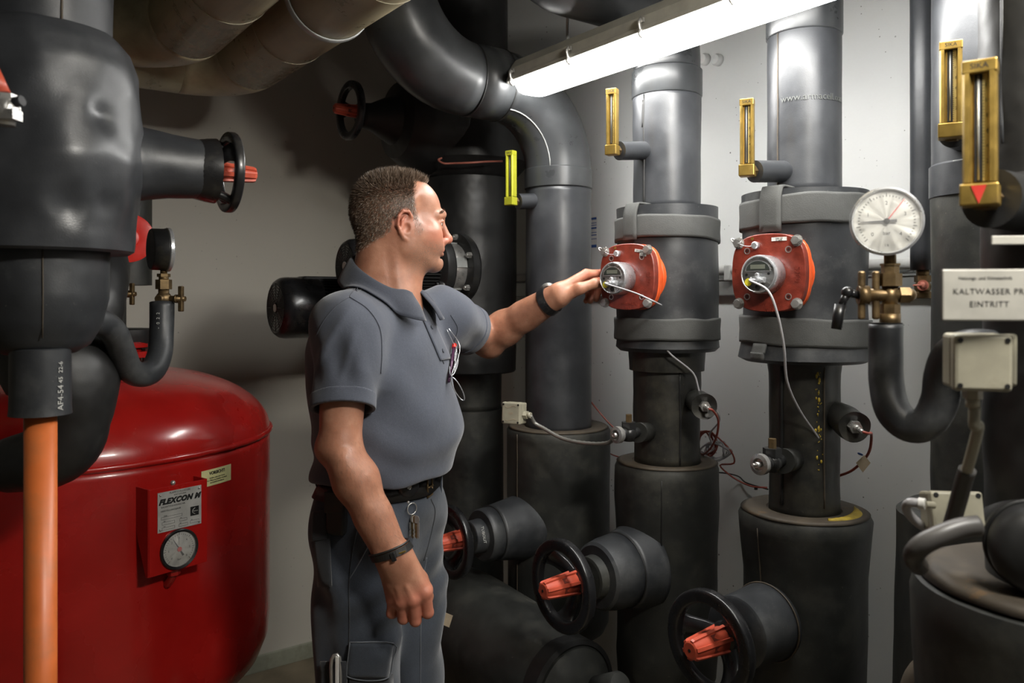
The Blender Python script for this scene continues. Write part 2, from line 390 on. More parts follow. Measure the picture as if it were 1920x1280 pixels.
def band(t, name, c, z0, z1, r, mat, tilt=(0, 0), seed=0, th=.005, rough_edge=.004, label=None):
    """strip wrapped around a jacket, its edges not quite level"""
    seg = 72; g = G(); rings = []
    prof = [(r-.002, z0), (r+th, z0), (r+th*1.1, z0+.006), (r+th*.9, (z0+z1)/2), (r+th*1.1, z1-.006), (r+th, z1), (r-.002, z1)]
    for rr, h in prof:
        ring = []
        for j in range(seg):
            a = 2*PI*j/seg; n = mnoise.noise(Vector((math.cos(a)*1.8, math.sin(a)*1.8, seed*3+(1 if h > (z0+z1)/2 else 0))))
            ring.append(Vector((c.x+math.cos(a)*(rr+n*.0015), c.y+math.sin(a)*(rr+n*.0015), h+n*rough_edge+tilt[0]*math.cos(a)+tilt[1]*math.sin(a))))
        rings.append(ring)
    g.ring_loft(rings, False, False); return part(name, g, mat, t, label)
def seam(t, c, ang, r, z0, z1, mat=None, w=.0025, seed=0, name='seam'):
    g = G(); n = max(6, int(abs(z1-z0)/.025)); pts = []
    for i in range(n+1):
        z = z0+(z1-z0)*i/n; a = ang+mnoise.noise(Vector((z*9, seed, 0)))*.018; rr = r(z) if callable(r) else r
        pts.append(Vector((c.x+math.cos(a)*rr, c.y+math.sin(a)*rr, z)))
    g.tube(pts, w, 6); return part(name, g, mat or M['foam_black'], t)
def cam_ang(c, dpx=0):                       # angle round an upright pipe that faces the viewer, turned by dpx degrees
    return math.atan2(-c.y, -c.x)+math.radians(dpx)
def vstrap(t, c, ang, R, ztop, z1, w, mat, inner=.09, name='strap', foldtop=True):
    """strip laid over the jacket's top edge and down its side"""
    g = G(); e = Vector((math.cos(ang), math.sin(ang), 0)); s = Vector((-math.sin(ang), math.cos(ang), 0)); o = Vector((c.x, c.y, 0))
    path = ([o+e*inner+Z*(ztop+.004), o+e*(R-.006)+Z*(ztop+.005)] if foldtop else [])+[o+e*(R+.002)+Z*(ztop+.001), o+e*(R+.010)+Z*(ztop-.02), o+e*(R+.0115)+Z*((ztop+z1)/2), o+e*(R+.011)+Z*z1]
    path, _ = catmull(path, [1]*len(path), 3); rings = []
    for i, p in enumerate(path):
        tn = (path[min(i+1, len(path)-1)]-path[max(i-1, 0)]).normalized(); nn = s.cross(tn).normalized()
        if nn.dot(e+Z*.5) < 0: nn = -nn
        row = []
        for k in (-1, -.5, 0, .5, 1):
            d2 = (w/2*k); sag = R-math.sqrt(max(R*R-d2*d2, 0)); row.append(p+s*d2-e*sag)
        rings.append([q+nn*.0025 for q in row]+[q-nn*.0025 for q in reversed(row)])
    g.ring_loft(rings); return part(name, g, mat, t)

def flow_pipe(tag_, c, d, zs, rr, label, seed):
    t = thing('insulated_pipe', label, 'pipe', (c.x, c.y, FL), 'insulated riser pipes'); return t
def ca(c, px):                               # angle on the side that shows at pixel column px (near side) for radius given
    return px
def ang_at(c, r, px):
    """angle round pipe c at which its near surface (radius r) shows in image column px"""
    best = None; k = (px-960)/FPX
    for i in range(720):
        a = 2*PI*i/720; x = c.x+r*math.cos(a); y = c.y+r*math.sin(a)
        if math.cos(a)*x+math.sin(a)*y > 0: continue
        e = abs(x/y-k)
        if best is None or e < best[0]: best = (e, a)
    return best[1]

# ---------------- pipe 1 (before the worker's hand)
t1 = thing('insulated_pipe', 'upright black insulated pipe whose orange meter the worker touches', 'pipe', (P1.x, P1.y, FL))
c = P1
g = G(); el = []
zb = 2.14; R = .14
for i in range(9):
    a = PI/2*i/8; el.append(c-U*(R-R*math.cos(a))+Z*(zb+R*math.sin(a)))
el = [c+Z*(zb-.06)]+el+[el[-1]-U*.2]
for i in range(1, 9):
    a = PI/2*i/8; el.append(c-U*(R+.2+R*math.sin(a))+Z*(zb+R+R-R*math.cos(a)))
el.append(Vector((el[-1].x, el[-1].y, H))); g.tube(el, .0885, 40); part('elbow', g, M['pvc'], t1)
column(t1, 'collar', c, [(.0915, 2.037), (.0935, 2.04), (.0935, 2.107), (.0905, 2.11)], M['pvc'])
column(t1, 'upper_insulation', c, fine([(.0905, 2.05), (.0895, 1.9), (.0885, 1.735)]), M['foam_grey'], lump=.002, ls=9)
seam(t1, c, ang_at(c, .09, 1207), .0893, 1.74, 2.035, M['foam_black'], .003, 1)
seam(t1, c, ang_at(c, .09, 1206), .0900, 1.95, 2.02, M['ink'], .0035, 5, name='crack')
column(t1, 'jacket', c, [(.09, 1.741), (.128, 1.741)]+fine([(.134, 1.741), (.133, 1.66), (.136, 1.5), (.134, 1.40), (.137, 1.372)])+[(.126, 1.362), (.09, 1.366)], M['foam'], 64, .0025, 7, 2)
band(t1, 'tape_band', c, 1.650, 1.708, .1345, M['tape'], (-.004, -.006), 1)
band(t1, 'tape_band', c, 1.393, 1.449, .1355, M['tape'], (.0, .0), 2)
vstrap(t1, c, ang_at(c, .138, 1184), .134, 1.741, 1.652, .044, M['tape'])
column(t1, 'torn_wrap', c, [(.08, 1.372), (.102, 1.372)]+fine([(.104, 1.37), (.100, 1.31)])+[(.085, 1.31)], M['foam_rust'], 56, .004, 9, 4)
column(t1, 'neck_insulation', c, fine([(.088, 1.34), (.086, 1.25), (.089, 1.15), (.088, 1.06)]), M['foam_rust'], 56, .005, 7, 5)
seam(t1, c, ang_at(c, .088, 1275), .0885, 1.07, 1.31, M['foam_black'], .003, 9)
low = fine([(.132, 1.064), (.138, 1.05), (.1375, .97), (.131, .85), (.132, .7), (.135, .56), (.13, .50), (.112, .475)])
column(t1, 'lower_insulation', c, [(.08, 1.058), (.115, 1.063)]+low+[(.075, .46)], M['foam_old'], 64, .003, 6, 6)
column(t1, 'cut_face', c, [(.088, 1.063), (.092, 1.067), (.120, 1.069), (.134, 1.065)], M['foam_top'], 56, .001, 14, 3)
seam(t1, c, ang_at(c, .136, 1240), .1355, .86, 1.04, M['foam_black'], .0016, 3)
column(t1, 'base_pipe', c, [(.075, .47), (.075, .0)], M['foam_black'])

# ---------------- pipe 2
t2 = thing('insulated_pipe', 'upright black insulated pipe with the right orange meter', 'pipe', (P2.x, P2.y, FL))
c = P2
column(t2, 'collar', c, [(.0815, 2.095), (.0835, 2.098), (.0835, 2.30), (.0815, 2.305)], M['pvc'])
column(t2, 'upper_insulation', c, fine([(.0805, 1.735), (.0805, 2.12)]), M['foam_grey'], lump=.001, ls=9)
column(t2, 'ceiling_pipe', c, [(.081, 2.29), (.081, H)], M['pvc'])
seam(t2, c, ang_at(c, .081, 1458), .0808, 1.74, 2.095, M['foam_top'], .0018, 12)
g = G(); a0 = ang_at(c, .081, 1533)
text_round(g, 'www.armacell.com', .021, c, .0818, a0, 1.5+(560-180)*1.75/1500, extr=.0003); part('print', g, plain('faint grey print', (.085,.09,.085), .5), t2, 'pale web address printed on the pipe')
column(t2, 'jacket', c, [(.08, 1.739), (.128, 1.739)]+fine([(.137, 1.738), (.1365, 1.66), (.133, 1.5), (.137, 1.41), (.146, 1.366)])+[(.13, 1.358), (.08, 1.362)], M['foam'], 64, .0025, 7, 12)
band(t2, 'tape_band', c, 1.660, 1.722, .1375, M['tape'], (.003, -.004), 3)
band(t2, 'tape_band', c, 1.397, 1.458, .1385, M['tape'], (-.005, .002), 4)
vstrap(t2, c, ang_at(c, .14, 1447), .1375, 1.739, 1.645, .05, M['tape'])
vstrap(t2, c, ang_at(c, .14, 1427), .141, 1.40, 1.366, .036, M['tape'], foldtop=False)
column(t2, 'neck_insulation', c, fine([(.083, 1.37), (.078, 1.33), (.0775, 1.25), (.077, 1.1), (.078, 1.01)]), M['foam_rust'], 56, .002, 8, 13)
seam(t2, c, ang_at(c, .078, 1545), .0785, 1.04, 1.35, M['foam_top'], .002, 15)
seam(t2, c, ang_at(c, .078, 1466), .0785, 1.04, 1.35, M['foam_black'], .004, 16)
low = fine([(.138, 1.018), (.145, 1.005), (.141, .96), (.134, .88), (.134, .76), (.130, .6), (.128, .46), (.11, .43)])
column(t2, 'lower_insulation', c, [(.075, 1.012), (.12, 1.017)]+low+[(.07, .42)], M['foam_old'], 64, .002, 6, 16)
column(t2, 'cut_face', c, [(.078, 1.017), (.082, 1.022), (.125, 1.024), (.140, 1.019)], M['foam_top'], 56, .001, 14, 13)
seam(t2, c, ang_at(c, .137, 1425), lambda z: .1345+(max(0, z-.88)/.12)*.010, .80, .995, M['foam_top'], .0016, 13)
column(t2, 'base_pipe', c, [(.07, .43), (.07, .0)], M['foam_black'])

g = G(); rows = []
for i in range(17):
    a = ang_at(c, .14, 1520)+math.radians(20+i*5); w_ = .022*math.sin(PI*i/16)+.004; row = []
    for k in range(5): rr = .112+w_*(k/4-.5); row.append(Vector((c.x+math.cos(a)*rr, c.y+math.sin(a)*rr, 1.0245+.004*math.sin(PI*k/4)*(1+mnoise.noise(Vector((i*.7, k, 2)))))))
    rows.append(row+[p-Z*.003 for p in reversed(row)])
g.ring_loft(rows); part('yellow_residue', g, M['spill'], t2, 'yellow foam residue')
g = G(); a0 = ang_at(c, .078, 1535)
for i in range(46):
    z_ = 1.34-.26*random.random()**1.3; a = a0+random.gauss(0, .045); g.sphere(Vector((c.x+math.cos(a)*.0778, c.y+math.sin(a)*.0778, z_)), .0010+.0022*random.random()**2, 8, (1, 1, 1+random.random()))
part('yellow_residue', g, M['spill'], t2, 'yellow foam residue')

# ---------------- pipe 3, the S-bend
t3 = thing('insulated_pipe', 'thick grey pipe with a double bend running down behind the arm', 'pipe', (P3.x, P3.y, FL))
c = P3; zh = 2.135; R = .235; A = c; B = c-U*.575
def arc_pts(o, d0, d1, R, n=9):  # from direction d0 turning into d1; corner at o
    out = []
    s = o-d0*R
    ctr = s+d1*R
    for i in range(n): 
        a = PI/2*i/(n-1); out.append(ctr-d1*R*math.cos(a)+d0*R*math.sin(a))
    return out
corner1 = Vector((c.x, c.y, zh)); corner2 = Vector((B.x, B.y, zh))
e1 = arc_pts(corner1, Z, -U, R, 13); e2 = arc_pts(corner2, -U, Z, R, 13)
g = G(); g.tube([c+Z*1.89]+e1, [.103]*14, 48); part('lower_elbow', g, M['pvc'], t3)
g = G(); g.tube([e1[-1], e2[0]], .105, 48); part('middle_sleeve', g, M['pvc'], t3)
g = G(); g.tube(e2, [.104+.006*math.sin(PI*i/12) for i in range(13)], 48); part('upper_elbow', g, M['pvc'], t3)
g = G(); g.tube([e2[-1], Vector((B.x, B.y, H))], .100, 48); part('ceiling_pipe', g, M['pvc'], t3)
for p, ax in ((e1[-1], U), (e2[0], U), (e2[-1], Z)):
    g = G(); g.torus(p, ax, .1045, .0022, 56, 8); part('joint_ring', g, M['foam_black'], t3)
g = G(); pts = []
for i, p in enumerate(e1):          # bead along the inner side of the elbow
    a = PI/2*i/12; inner = (Vector((c.x, c.y, zh-R))-U*R - p).normalized(); side = U.cross(Z)
    sd = side if side.dot(-c) > 0 else -side
    pts.append(p+(inner*.80+sd*.60).normalized()*.1035)
g.tube(pts, .0020, 8); part('seal_bead', g, M['rail'], t3)
column(t3, 'collar', c, [(.103, 1.842), (.1065, 1.845), (.1065, 1.902), (.103, 1.905)], M['pvc'])
column(t3, 'upright_insulation', c, fine([(.1025, 1.85), (.1035, 1.5), (.1035, 1.09)]), M['foam_grey'], lump=.0012, ls=6)
low = fine([(.155, 1.100), (.162, 1.09), (.161, .9), (.160, .7), (.158, .5)])
column(t3, 'lower_insulation', c, [(.1, 1.095), (.14, 1.099)]+low+[(.145, .47), (.1, .47)], M['foam_old'], 64, .0015, 6, 26)
column(t3, 'cut_face', c, [(.103, 1.098), (.107, 1.102), (.15, 1.104), (.158, 1.099)], M['foam_top'], 56)
seam(t3, c, ang_at(c, .162, 970), .162, .49, 1.09, M['foam_top'], .0018, 23)
column(t3, 'base_pipe', c, [(.09, .48), (.09, .0)], M['foam_black'])

# ---------------- pipe 4 behind the worker, with the insulated valve body on top
t4 = thing('insulated_pipe', 'black insulated pipe behind the worker carrying the pumps', 'pipe', (P4.x, P4.y, FL)); c = P4
column(t4, 'main_insulation', c, [(.11, 1.235)]+[(.165, 1.235)]+fine([(.17, 1.24), (.172, 1.6), (.170, 1.93)])+[(.12, 1.935)], M['foam_black'], 56, .002, 5, 31)
column(t4, 'neck_insulation', c, fine([(.118, 1.26), (.115, 1.10)]), M['foam_old'])
column(t4, 'lower_insulation', c, fine([(.100, 1.105), (.122, 1.10), (.124, .8), (.124, .35)]), M['foam_old'], 56, .001, 5, 33)
column(t4, 'valve_jacket', c, fine([(.14, 1.91), (.215, 1.99), (.215, 2.26)])+[(.14, 2.3)], M['foam_black'], 56, .004, 5, 34)
column(t4, 'upper_insulation', c, fine([(.14, 2.28), (.14, H)]), M['foam_black'], 48, .002, 5, 35)
g = G(); o = Vector((c.x, c.y, 2.115)); g.lathe(o, -U, fine([(.185, .10), (.16, .25), (.13, .30)])+fine([(.085, .315), (.045, .40), (.04, .44)]), 40); g.lump(.003, 8, 3); part('bonnet', g, M['foam_black'], t4)

# ---------------- pipe 5
t5 = thing('insulated_pipe', 'upright grey insulated pipe at right behind the foreground pipe', 'pipe', (P5.x, P5.y, FL)); c = P5
column(t5, 'upper_insulation', c, fine([(.084, 1.72), (.0845, H)]), M['foam_grey'], lump=.001, ls=8)
column(t5, 'collar', c, [(.084, 1.690), (.0885, 1.693), (.0885, 1.752), (.084, 1.756)], M['foam_grey'])
column(t5, 'neck_insulation', c, fine([(.085, 1.72), (.084, 1.5), (.086, 1.3), (.085, 1.09)]), M['foam_old'], 56, .003, 7, 43)
column(t5, 'lower_insulation', c, [(.08, 1.095), (.13, 1.102)]+fine([(.146, 1.09), (.147, .95), (.152, .75), (.158, .6), (.158, .4)])+[(.1, .38)], M['foam_old'], 64, .002, 6, 44)
column(t5, 'base_pipe', c, [(.08, .4), (.08, 0)], M['foam_black'])
g = G(); a = ang_at(c, .085, 1798); g.box(Vector((c.x+math.cos(a)*.0857, c.y+math.sin(a)*.0857, zz(298, 1.43))), (.001, .02, .01), (Vector((math.cos(a), math.sin(a), 0)), Vector((-math.sin(a), math.cos(a), 0)), Z)); part('paper_tag', g, M['label_w'], t5)

# ---------------- foreground pipe at right edge
t6 = thing('insulated_pipe', 'black insulated pipe in the foreground at the right edge of the picture', 'pipe', (P6.x, P6.y, FL)); c = P6
column(t6, 'upper_insulation', c, fine([(.098, 1.64), (.099, 1.8), (.098, 2.2), (.098, H)]), M['foam_black'], 56, .002, 6, 51)
column(t6, 'valve_jacket', c, fine([(.085, 1.665), (.108, 1.655), (.118, 1.62), (.10, 1.60)]), M['foam_black'], 56, .004, 6, 52)
column(t6, 'neck_insulation', c, fine([(.098, 1.63), (.093, 1.5), (.094, 1.3), (.09, 1.16), (.085, 1.05)]), M['foam_black'], 56, .004, 6, 53)
column(t6, 'lower_insulation', c, [(.08, 1.125), (.15, 1.13)]+fine([(.178, 1.120), (.183, 1.10), (.175, .95), (.168, .7), (.165, .3)])+[(.1, .3)], M['foam_old'], 64, .003, 6, 54)
column(t6, 'cut_face', c, [(.085, 1.128), (.09, 1.134), (.15, 1.136), (.174, 1.126)], M['foam_top'], 56, .002, 10, 55)
column(t6, 'base_pipe', c, [(.09, .32), (.09, 0)], M['foam_black'])
seam(t6, c, ang_at(c, .098, 1880), .0985, 1.70, H-.1, M['foam_grey'], .002, 57)
# black rounded end cap that sticks out above the lower insulation
g = G(); o = Vector((.66, 1.01, 0))+Z*zz(1030, .98)
ax = (-U*.55-V*-.1+Vector((-.1, -.75, -.05))).normalized()
g.lathe(o, ax, fine([(.052, -.06), (.056, .0), (.056, .03)], .01)+[(.055, .042), (.048, .054), (.034, .060), (.015, .063), (0, .064)], 40); g.torus(o+ax*.015, ax, .0565, .0035, 40, 8)
part('end_cap', g, M['foam_black'], t6)

# ---------------- thin upright pipe with a drain valve
o = W(1730, 500, 1.74); o.z = 0
t = thing('thin_pipe', 'thin dark upright pipe with a small brass valve at its lower end', 'pipe', (o.x, o.y, zz(560, 1.74)))
g = G(); g.lathe(o, Z, fine([(.0245, zz(506, 1.74)), (.0255, 1.7), (.0258, H)], .04), 32); g.lump(.0012, 6, 3, o); part('insulation', g, M['foam_grey'], t)
g = G(); z0 = zz(506, 1.74); g.cyl(o+Z*(z0+.005), o+Z*(z0-.022), .013); g.hexa(o+Z*(z0-.012), o+Z*(z0-.026), .017)
g.sphere(o+Z*(z0-.036), .017); g.lathe(o+Z*(z0-.05), Z, [(.021, -.012), (.023, -.010), (.023, .0), (.015, .004)], 24); part('valve_body', g, M['brass'], t)
g = G(); q = o+Z*(z0-.034); dd = Vector((-.45, -.9, 0)).normalized(); g.cyl(q, q+dd*.034, .0115); g.cyl(q+dd*.034, q+dd*.042, .008, .003); g.tube([q+dd*.036, q+dd*.05-Vector((.02, 0, 0))], .002, 8); part('outlet', g, M['copper'], t)

# ---------------- low elbow pipe beside pipe 5
pts = [W(1742, 1420, 1.36), W(1744, 1330, 1.36), W(1757, 1288, 1.33), W(1800, 1262, 1.27)]
t = thing('insulated_elbow', 'brown dusty insulated elbow low behind the foreground pipe', 'pipe', Vector((pts[0].x, pts[0].y, 0)))
g = G(); g.tube([Vector((pts[0].x, pts[0].y, 0))]+pts, [.050]*5, 36, smooth=6); part('insulation', g, M['foam_top'], t)
for p, a in ((W(1745, 1312, 1.35), Vector((.1, -.05, 1))), (W(1766, 1279, 1.31), Vector((.7, -.2, .8)))):
    g = G(); g.torus(p, a, .0505, .0022, 40, 6); part('joint_ring', g, M['foam_black'], t)
# ---------------- big low pipe along the floor between the risers
t = thing('floor_pipe', 'wide low insulated pipe with a ringed round end beside the trousers', 'pipe', (-.05, 2.32, .0))
a0 = Vector((.155, 2.0, .515)); b0 = Vector((-.32, 2.68, .50)); ax = (a0-b0).normalized()
g = G(); L = (a0-b0).length
g.lathe(b0, ax, fine([(.155, -.02), (.165, .3), (.155, .55), (.135, .72), (.125, L)]), 48); g.lump(.004, 5, 61); part('insulation', g, M['foam_old'], t)
g = G(); g.lathe(a0, ax, [(.128, -.05), (.130, -.045), (.130, .0), (.118, .004), (.112, -.006), (.11, -.008)], 48); part('end_ring', g, M['foam_black'], t)
g = G(); g.lathe(a0, ax, [(.112, -.006), (.110, .006), (.08, .02), (.04, .028), (0, .03)], 40); g.lump(.002, 8, 2); part('end_cap', g, M['foam_old'], t)
g = G()
for p, r in ((b0+ax*.12, .05), (b0+ax*(L-.2), .05)): g.lathe(Vector((p.x, p.y, 0)), Z, [(r*1.6, 0), (r*1.6, .015), (r, .02), (r, .36)], 24)
part('support', g, M['blackm'], t)
g = G(); o = W(1188, 1302, 1.86); g.lathe(o-V*.05, (V+Z*.5).normalized(), [(.032, -.08), (.034, 0), (.03, .008), (.0, .012)], 32); g.lathe(Vector((o.x, o.y, 0))-V*.06, Z, [(.03, 0), (.03, o.z)], 24)
solo('pipe_stub', g, M['foam_old'], 'small stub pipe standing between the floor pipe and the meter pipe', 'pipe')

# ---------------- beige overhead pipes
KO = .88; E2 = Vector((-1.013*KO, 2.92*KO, 1.5+.845*KO)); E1 = Vector((-1.073*KO, 2.543*KO, 1.5+.835*KO))
for E, r, lab, ends in ((E2, .122*KO, 'beige overhead pipe nearer the left wall, bending beside the ceiling', 2.35), (E1, .118*KO, 'beige overhead pipe in front of the other, bending above the left valve', 1.95)):
    t = thing('overhead_pipe', lab, 'pipe', E, 'beige overhead pipes'); R = .17
    arc = arc_pts(E, -V, -U, R, 11)
    g = G(); g.tube([E+V*ends, arc[0]], r, 48); part('straight_sleeve', g, M['beige'], t)
    g = G(); g.tube(arc, r*1.0, 48); part('elbow', g, M['beige'], t)
    g = G(); g.tube([arc[-1], E-U*1.25], r, 48); part('side_sleeve', g, M['beige'], t)
    for q, a in ((E+V*.50, V), (E+V*1.05, V)):
        g = G(); g.torus(q, a, r+.0003, .0012, 56, 6); part('joint_ring', g, M['beige_seam'], t)
    for s in (.75, ends-.3):
        g = G(); q = E+V*s; g.torus(q, V, r+.003, .004, 40, 8, 3); g.cyl(q+Z*r, Vector((q.x, q.y, H)), .005, seg=8); part('hanger', g, M['rail'], t)

# ---------------- left foreground valve pipe
tl = thing('valve_pipe', 'thick dark grey insulated pipe with side branch in the left foreground', 'pipe', (PL.x, PL.y, FL)); c = PL
def dent(g, c):                               # soft bulges and the two dimples of the jacket
    for i, p in enumerate(g.v):
        q = p-Vector((c.x, c.y, 0)); a = math.atan2(q.y, q.x); h = q.z; rad = Vector((q.x, q.y, 0))
        if rad.length < .05: continue
        e = rad.normalized(); dsum = .007*mnoise.noise(Vector((a*1.7, h*9, 3)))+.004*mnoise.noise(Vector((a*3, h*16, 8)))
        for aa, hh, s, k in ((ang_at(c, .15, 195), zz(198, 1.17), .018, -.010), (ang_at(c, .15, 130), zz(375, 1.16), .026, -.010), (ang_at(c, .15, 205), zz(370, 1.18), .02, -.005), (ang_at(c, .15, 170), zz(290, 1.17), .06, .005)):
            dd = ((a-aa+PI) % (2*PI)-PI)*.15; k2 = (dd*dd+(h-hh)**2)/(s*s); dsum += k*math.exp(-k2)
        g.v[i] = p+e*dsum
g = G(); g.lathe(Vector((c.x, c.y, 0)), Z, fine([(.105, 1.93), (.118, 1.925), (.135, 1.905), (.146, 1.87), (.150, 1.80), (.156, 1.72), (.148, 1.65), (.141, 1.61), (.138, 1.578)], .008)+[(.132, 1.574), (.10, 1.58)], 120); dent(g, c)
part('valve_jacket', g, M['foam_grey'], tl)
column(tl, 'upper_insulation', c, fine([(.106, 1.90), (.108, 2.2), (.106, H)]), M['foam_grey'], 64, .003, 5, 72)
seam(tl, c, ang_at(c, .107, 116), .1075, 1.925, H-.1, M['foam_top'], .002, 71)
column(tl, 'lower_bulb', c, fine([(.10, 1.60), (.103, 1.57), (.101, 1.50), (.092, 1.455), (.075, 1.425), (.055, 1.412), (.035, 1.408)], .01), M['foam'], 64, .004, 7, 73)
seam(tl, c, ang_at(c, .1, 80), lambda z: (.1035 if z > 1.5 else .1035-.22*(1.5-z)), 1.44, 1.575, M['foam_top'], .0012, 75)
g = G(); o = W(250, 300, 1.36)
jo = Vector((c.x, c.y, 1.728)); prof = fine([(.060, .10), (.067, .135), (.062, .16), (.056, .20), (.0535, .245), (.0525, .252)], .01)+[(.047, .254), (.03, .254)]
g.lathe(jo+Z*.006, U, prof, 48); g.lump(.0022, 14, 74); part('branch_insulation', g, M['foam_grey'], tl)
c2 = W(76, 712, 1.27); z0, z1 = zz(652, 1.27), zz(776, 1.27)
g = G(); g.lathe(Vector((c2.x, c2.y, 0)), Z, [(.028, z0), (.0405, z0)]+fine([(.043, z0-.002), (.0435, z1+.01), (.0445, z1)])+[(.038, z1-.001), (.02, z1)], 40); g.lump(.001, 9, 2, Vector((c2.x, c2.y, 0))); part('sleeve', g, M['foam'], tl)
g = G(); text_round(g, 'AF4-54', .0135, c2, .0447, ang_at(c2, .0445, 114), z1+.028, up=False, extr=.0002); text_round(g, '45  22-6', .010, c2, .0447, ang_at(c2, .0445, 114), z1+.068, up=False, extr=.0002); part('print', g, M['white_ink'], tl)
# orange painted pipe
g = G(); g.cyl(Vector((c2.x, c2.y, 0)), Vector((c2.x-.0, c2.y, z1+.02)), .0235, .0235, 32)
solo('orange_pipe', g, M['orange'], 'orange painted upright pipe in front of the red tank', 'pipe')

# dark insulated lump and bends behind the bulb
t = thing('insulated_bend', 'black insulated bend hanging between the left pipe and red tank', 'pipe', (W(110, 800, 1.72).x, 1.72, zz(860, 1.72)))
g = G(); g.tube([W(-60, 560, 1.67), W(60, 620, 1.57), W(120, 700, 1.51), W(128, 790, 1.50), W(100, 850, 1.50), W(20, 872, 1.52)], [.088, .105, .10, .069, .062, .053], 36, smooth=6); g.lump(.006, 9, 81); part('insulation', g, M['foam_black'], t)
g = G(); g.tube([W(-40, 480, 2.1), W(150, 470, 1.95), W(175, 560, 1.8), W(165, 640, 1.75)], [.10, .085, .07, .05], 32, smooth=6); g.lump(.004, 12, 82); part('upper_bend', g, M['foam_black'], t)
# pipe beyond, against the left wall, with a red disc handle
t = thing('insulated_pipe', 'short dark vertical pipe section behind the red disc handle', 'pipe', W(238, 535, 2.45))
o = W(236, 535, 2.45); g = G(); g.lathe(o, Z, [(.0, 0), (.060, 0), (.0735, .001), (.0735, .27), (.06, .275), (0, .275)], 48); part('insulation', g, M['foam_old'], t)
g = G(); g.cyl(o+Z*.27, Vector((o.x, o.y, 2.15)), .03); part('inner_pipe', g, M['blackm'], t)
o = W(240, 446, 2.26); t = thing('disc_handle', 'round red disc handle half hidden behind the left valve pipe', 'valve handle', o)
ax = Vector((.42, -1, .02)).normalized(); g = G(); g.lathe(o, ax, [(.0, -.012), (.060, -.012), (.0685, -.006), (.069, .002), (.062, .004), (.03, .003), (.028, .008), (.017, .010), (.016, .014), (0, .015)], 48); part('disc', g, M['red_knob'] if 0 else plain('red disc plastic', (.70,.03,.02), .35), t)
g = G(); g.cyl(o-ax*.10, o-ax*.01, .02); part('stem', g, M['blackm'], t)
o = W(203, 480, 2.25); g = G(); g.cyl(o, o+U*.03, .02); g.cyl(o-U*.05, o, .028)
solo('red_fitting', g, M['meter_orange'] if 0 else M['tank'], 'small red fitting peeking below the left valve pipe', 'fitting')
# ================================================================== devices
# ---- handwheel valves
def handwheel(o, axis, R, label, knob_len=.095, bonnet=None, depth=.035, spin=.4, group='black handwheel valves', mat_knob=None, knob_r=.0215):
    """o: centre of the rim plane; axis: outward. Rim, dished hub with three spokes, red slotted position knob, stem and bonnet."""
    axis = Vector(axis).normalized(); x, y, a = frame(axis); mk = mat_knob or M['red_knob']
    t = thing('handwheel_valve', label, 'valve', o-axis*.12, group)
    w = thing_part('handwheel', t)
    g = G(); prof = []
    for k in range(20):
        th = 2*PI*k/20; prof.append((R-R*.13+R*.13*math.copysign(abs(math.cos(th))**.42, math.cos(th)), R*.11*math.copysign(abs(math.sin(th))**.42, math.sin(th))))
    rings = [[o+(x*math.cos(2*PI*i/64)+y*math.sin(2*PI*i/64))*r+a*h for r, h in prof] for i in range(65)]
    g.ring_loft(rings, False, False)
    hub = o-a*depth
    for k in range(3):
        th = spin+2*PI*k/3; e = x*math.cos(th)+y*math.sin(th); s = a.cross(e)
        path = [hub+e*.018+a*.004, hub+e*R*.45+a*depth*.15, hub+e*R*.70+a*depth*.55, o+e*(R*.80)-a*.002]
        path, _ = catmull(path, [1]*4, 4); rr = []
        for i, p in enumerate(path):
            f = i/(len(path)-1); wdt = R*(.42-.12*math.sin(PI*f)+.22*f)
            rr.append([p+s*wdt*u+a*v for u, v in ((-.5, -.004), (-.45, .003), (0, .006), (.45, .003), (.5, -.004), (0, -.005))])
        g.ring_loft(rr)
    g.lathe(hub, a, [(.0, -.012), (.030, -.012), (.034, -.004), (.032, .006), (.024, .012), (.0, .012)], 32)
    part('rim_and_spokes', g, M['blackp'], w)
    k = thing_part('indicator_knob', t)
    g = G(); L = knob_len; n = 6
    core = [(knob_r*1.22, -.012), (knob_r*1.15, L*.3), (knob_r*.98, L*.75), (knob_r*.86, L*.97), (knob_r*.7, L)]
    g.lathe(hub+a*.008, a, core, 30)
    part('core', g, mk, t if 0 else k)
    g = G()
    for i in range(n):
        th = 2*PI*i/n+.3; e = x*math.cos(th)+y*math.sin(th); s = a.cross(e); rr = []
        for f in (0, .35, .7, .95, 1.0):
            r = knob_r*(1.3-.40*f)*(1 if f < 1 else .9); p = hub+a*(.006+L*f)+e*r
            rr.append([p+s*u+e*v for u, v in ((-.0042, -.004), (-.0036, .0030), (.0036, .0030), (.0042, -.004))])
        g.ring_loft(rr, smooth=False)
    part('rib', g, mk, k)
    g = G(); g.lathe(hub+a*(.008+L), a, [(.0, .0005), (.0035, .0005), (.0035, .001), (0, .001)], 12); part('screw_hole', g, M['ink'], k)
    g = G()
    for i in range(n):
        th = 2*PI*i/n+.3+PI/n; e = x*math.cos(th)+y*math.sin(th); s = a.cross(e); g.box(hub+a*(.008+L*.38)+e*knob_r*1.075, (knob_r*.62, L*.20, .0012), (s, a, e))
    part('recess_window', g, plain('dark red recess', (.16,.025,.015), .6), k)
    if bonnet: bonnet(t, o, a, hub)
    return t
def thing_part(name, parent):
    o = bpy.data.objects.new(name, None); COL.objects.link(o); o.parent = parent; ROOTLOC[o.name] = ROOTLOC[parent.name].copy(); o.empty_display_size = .03
    return o
HZ = .806
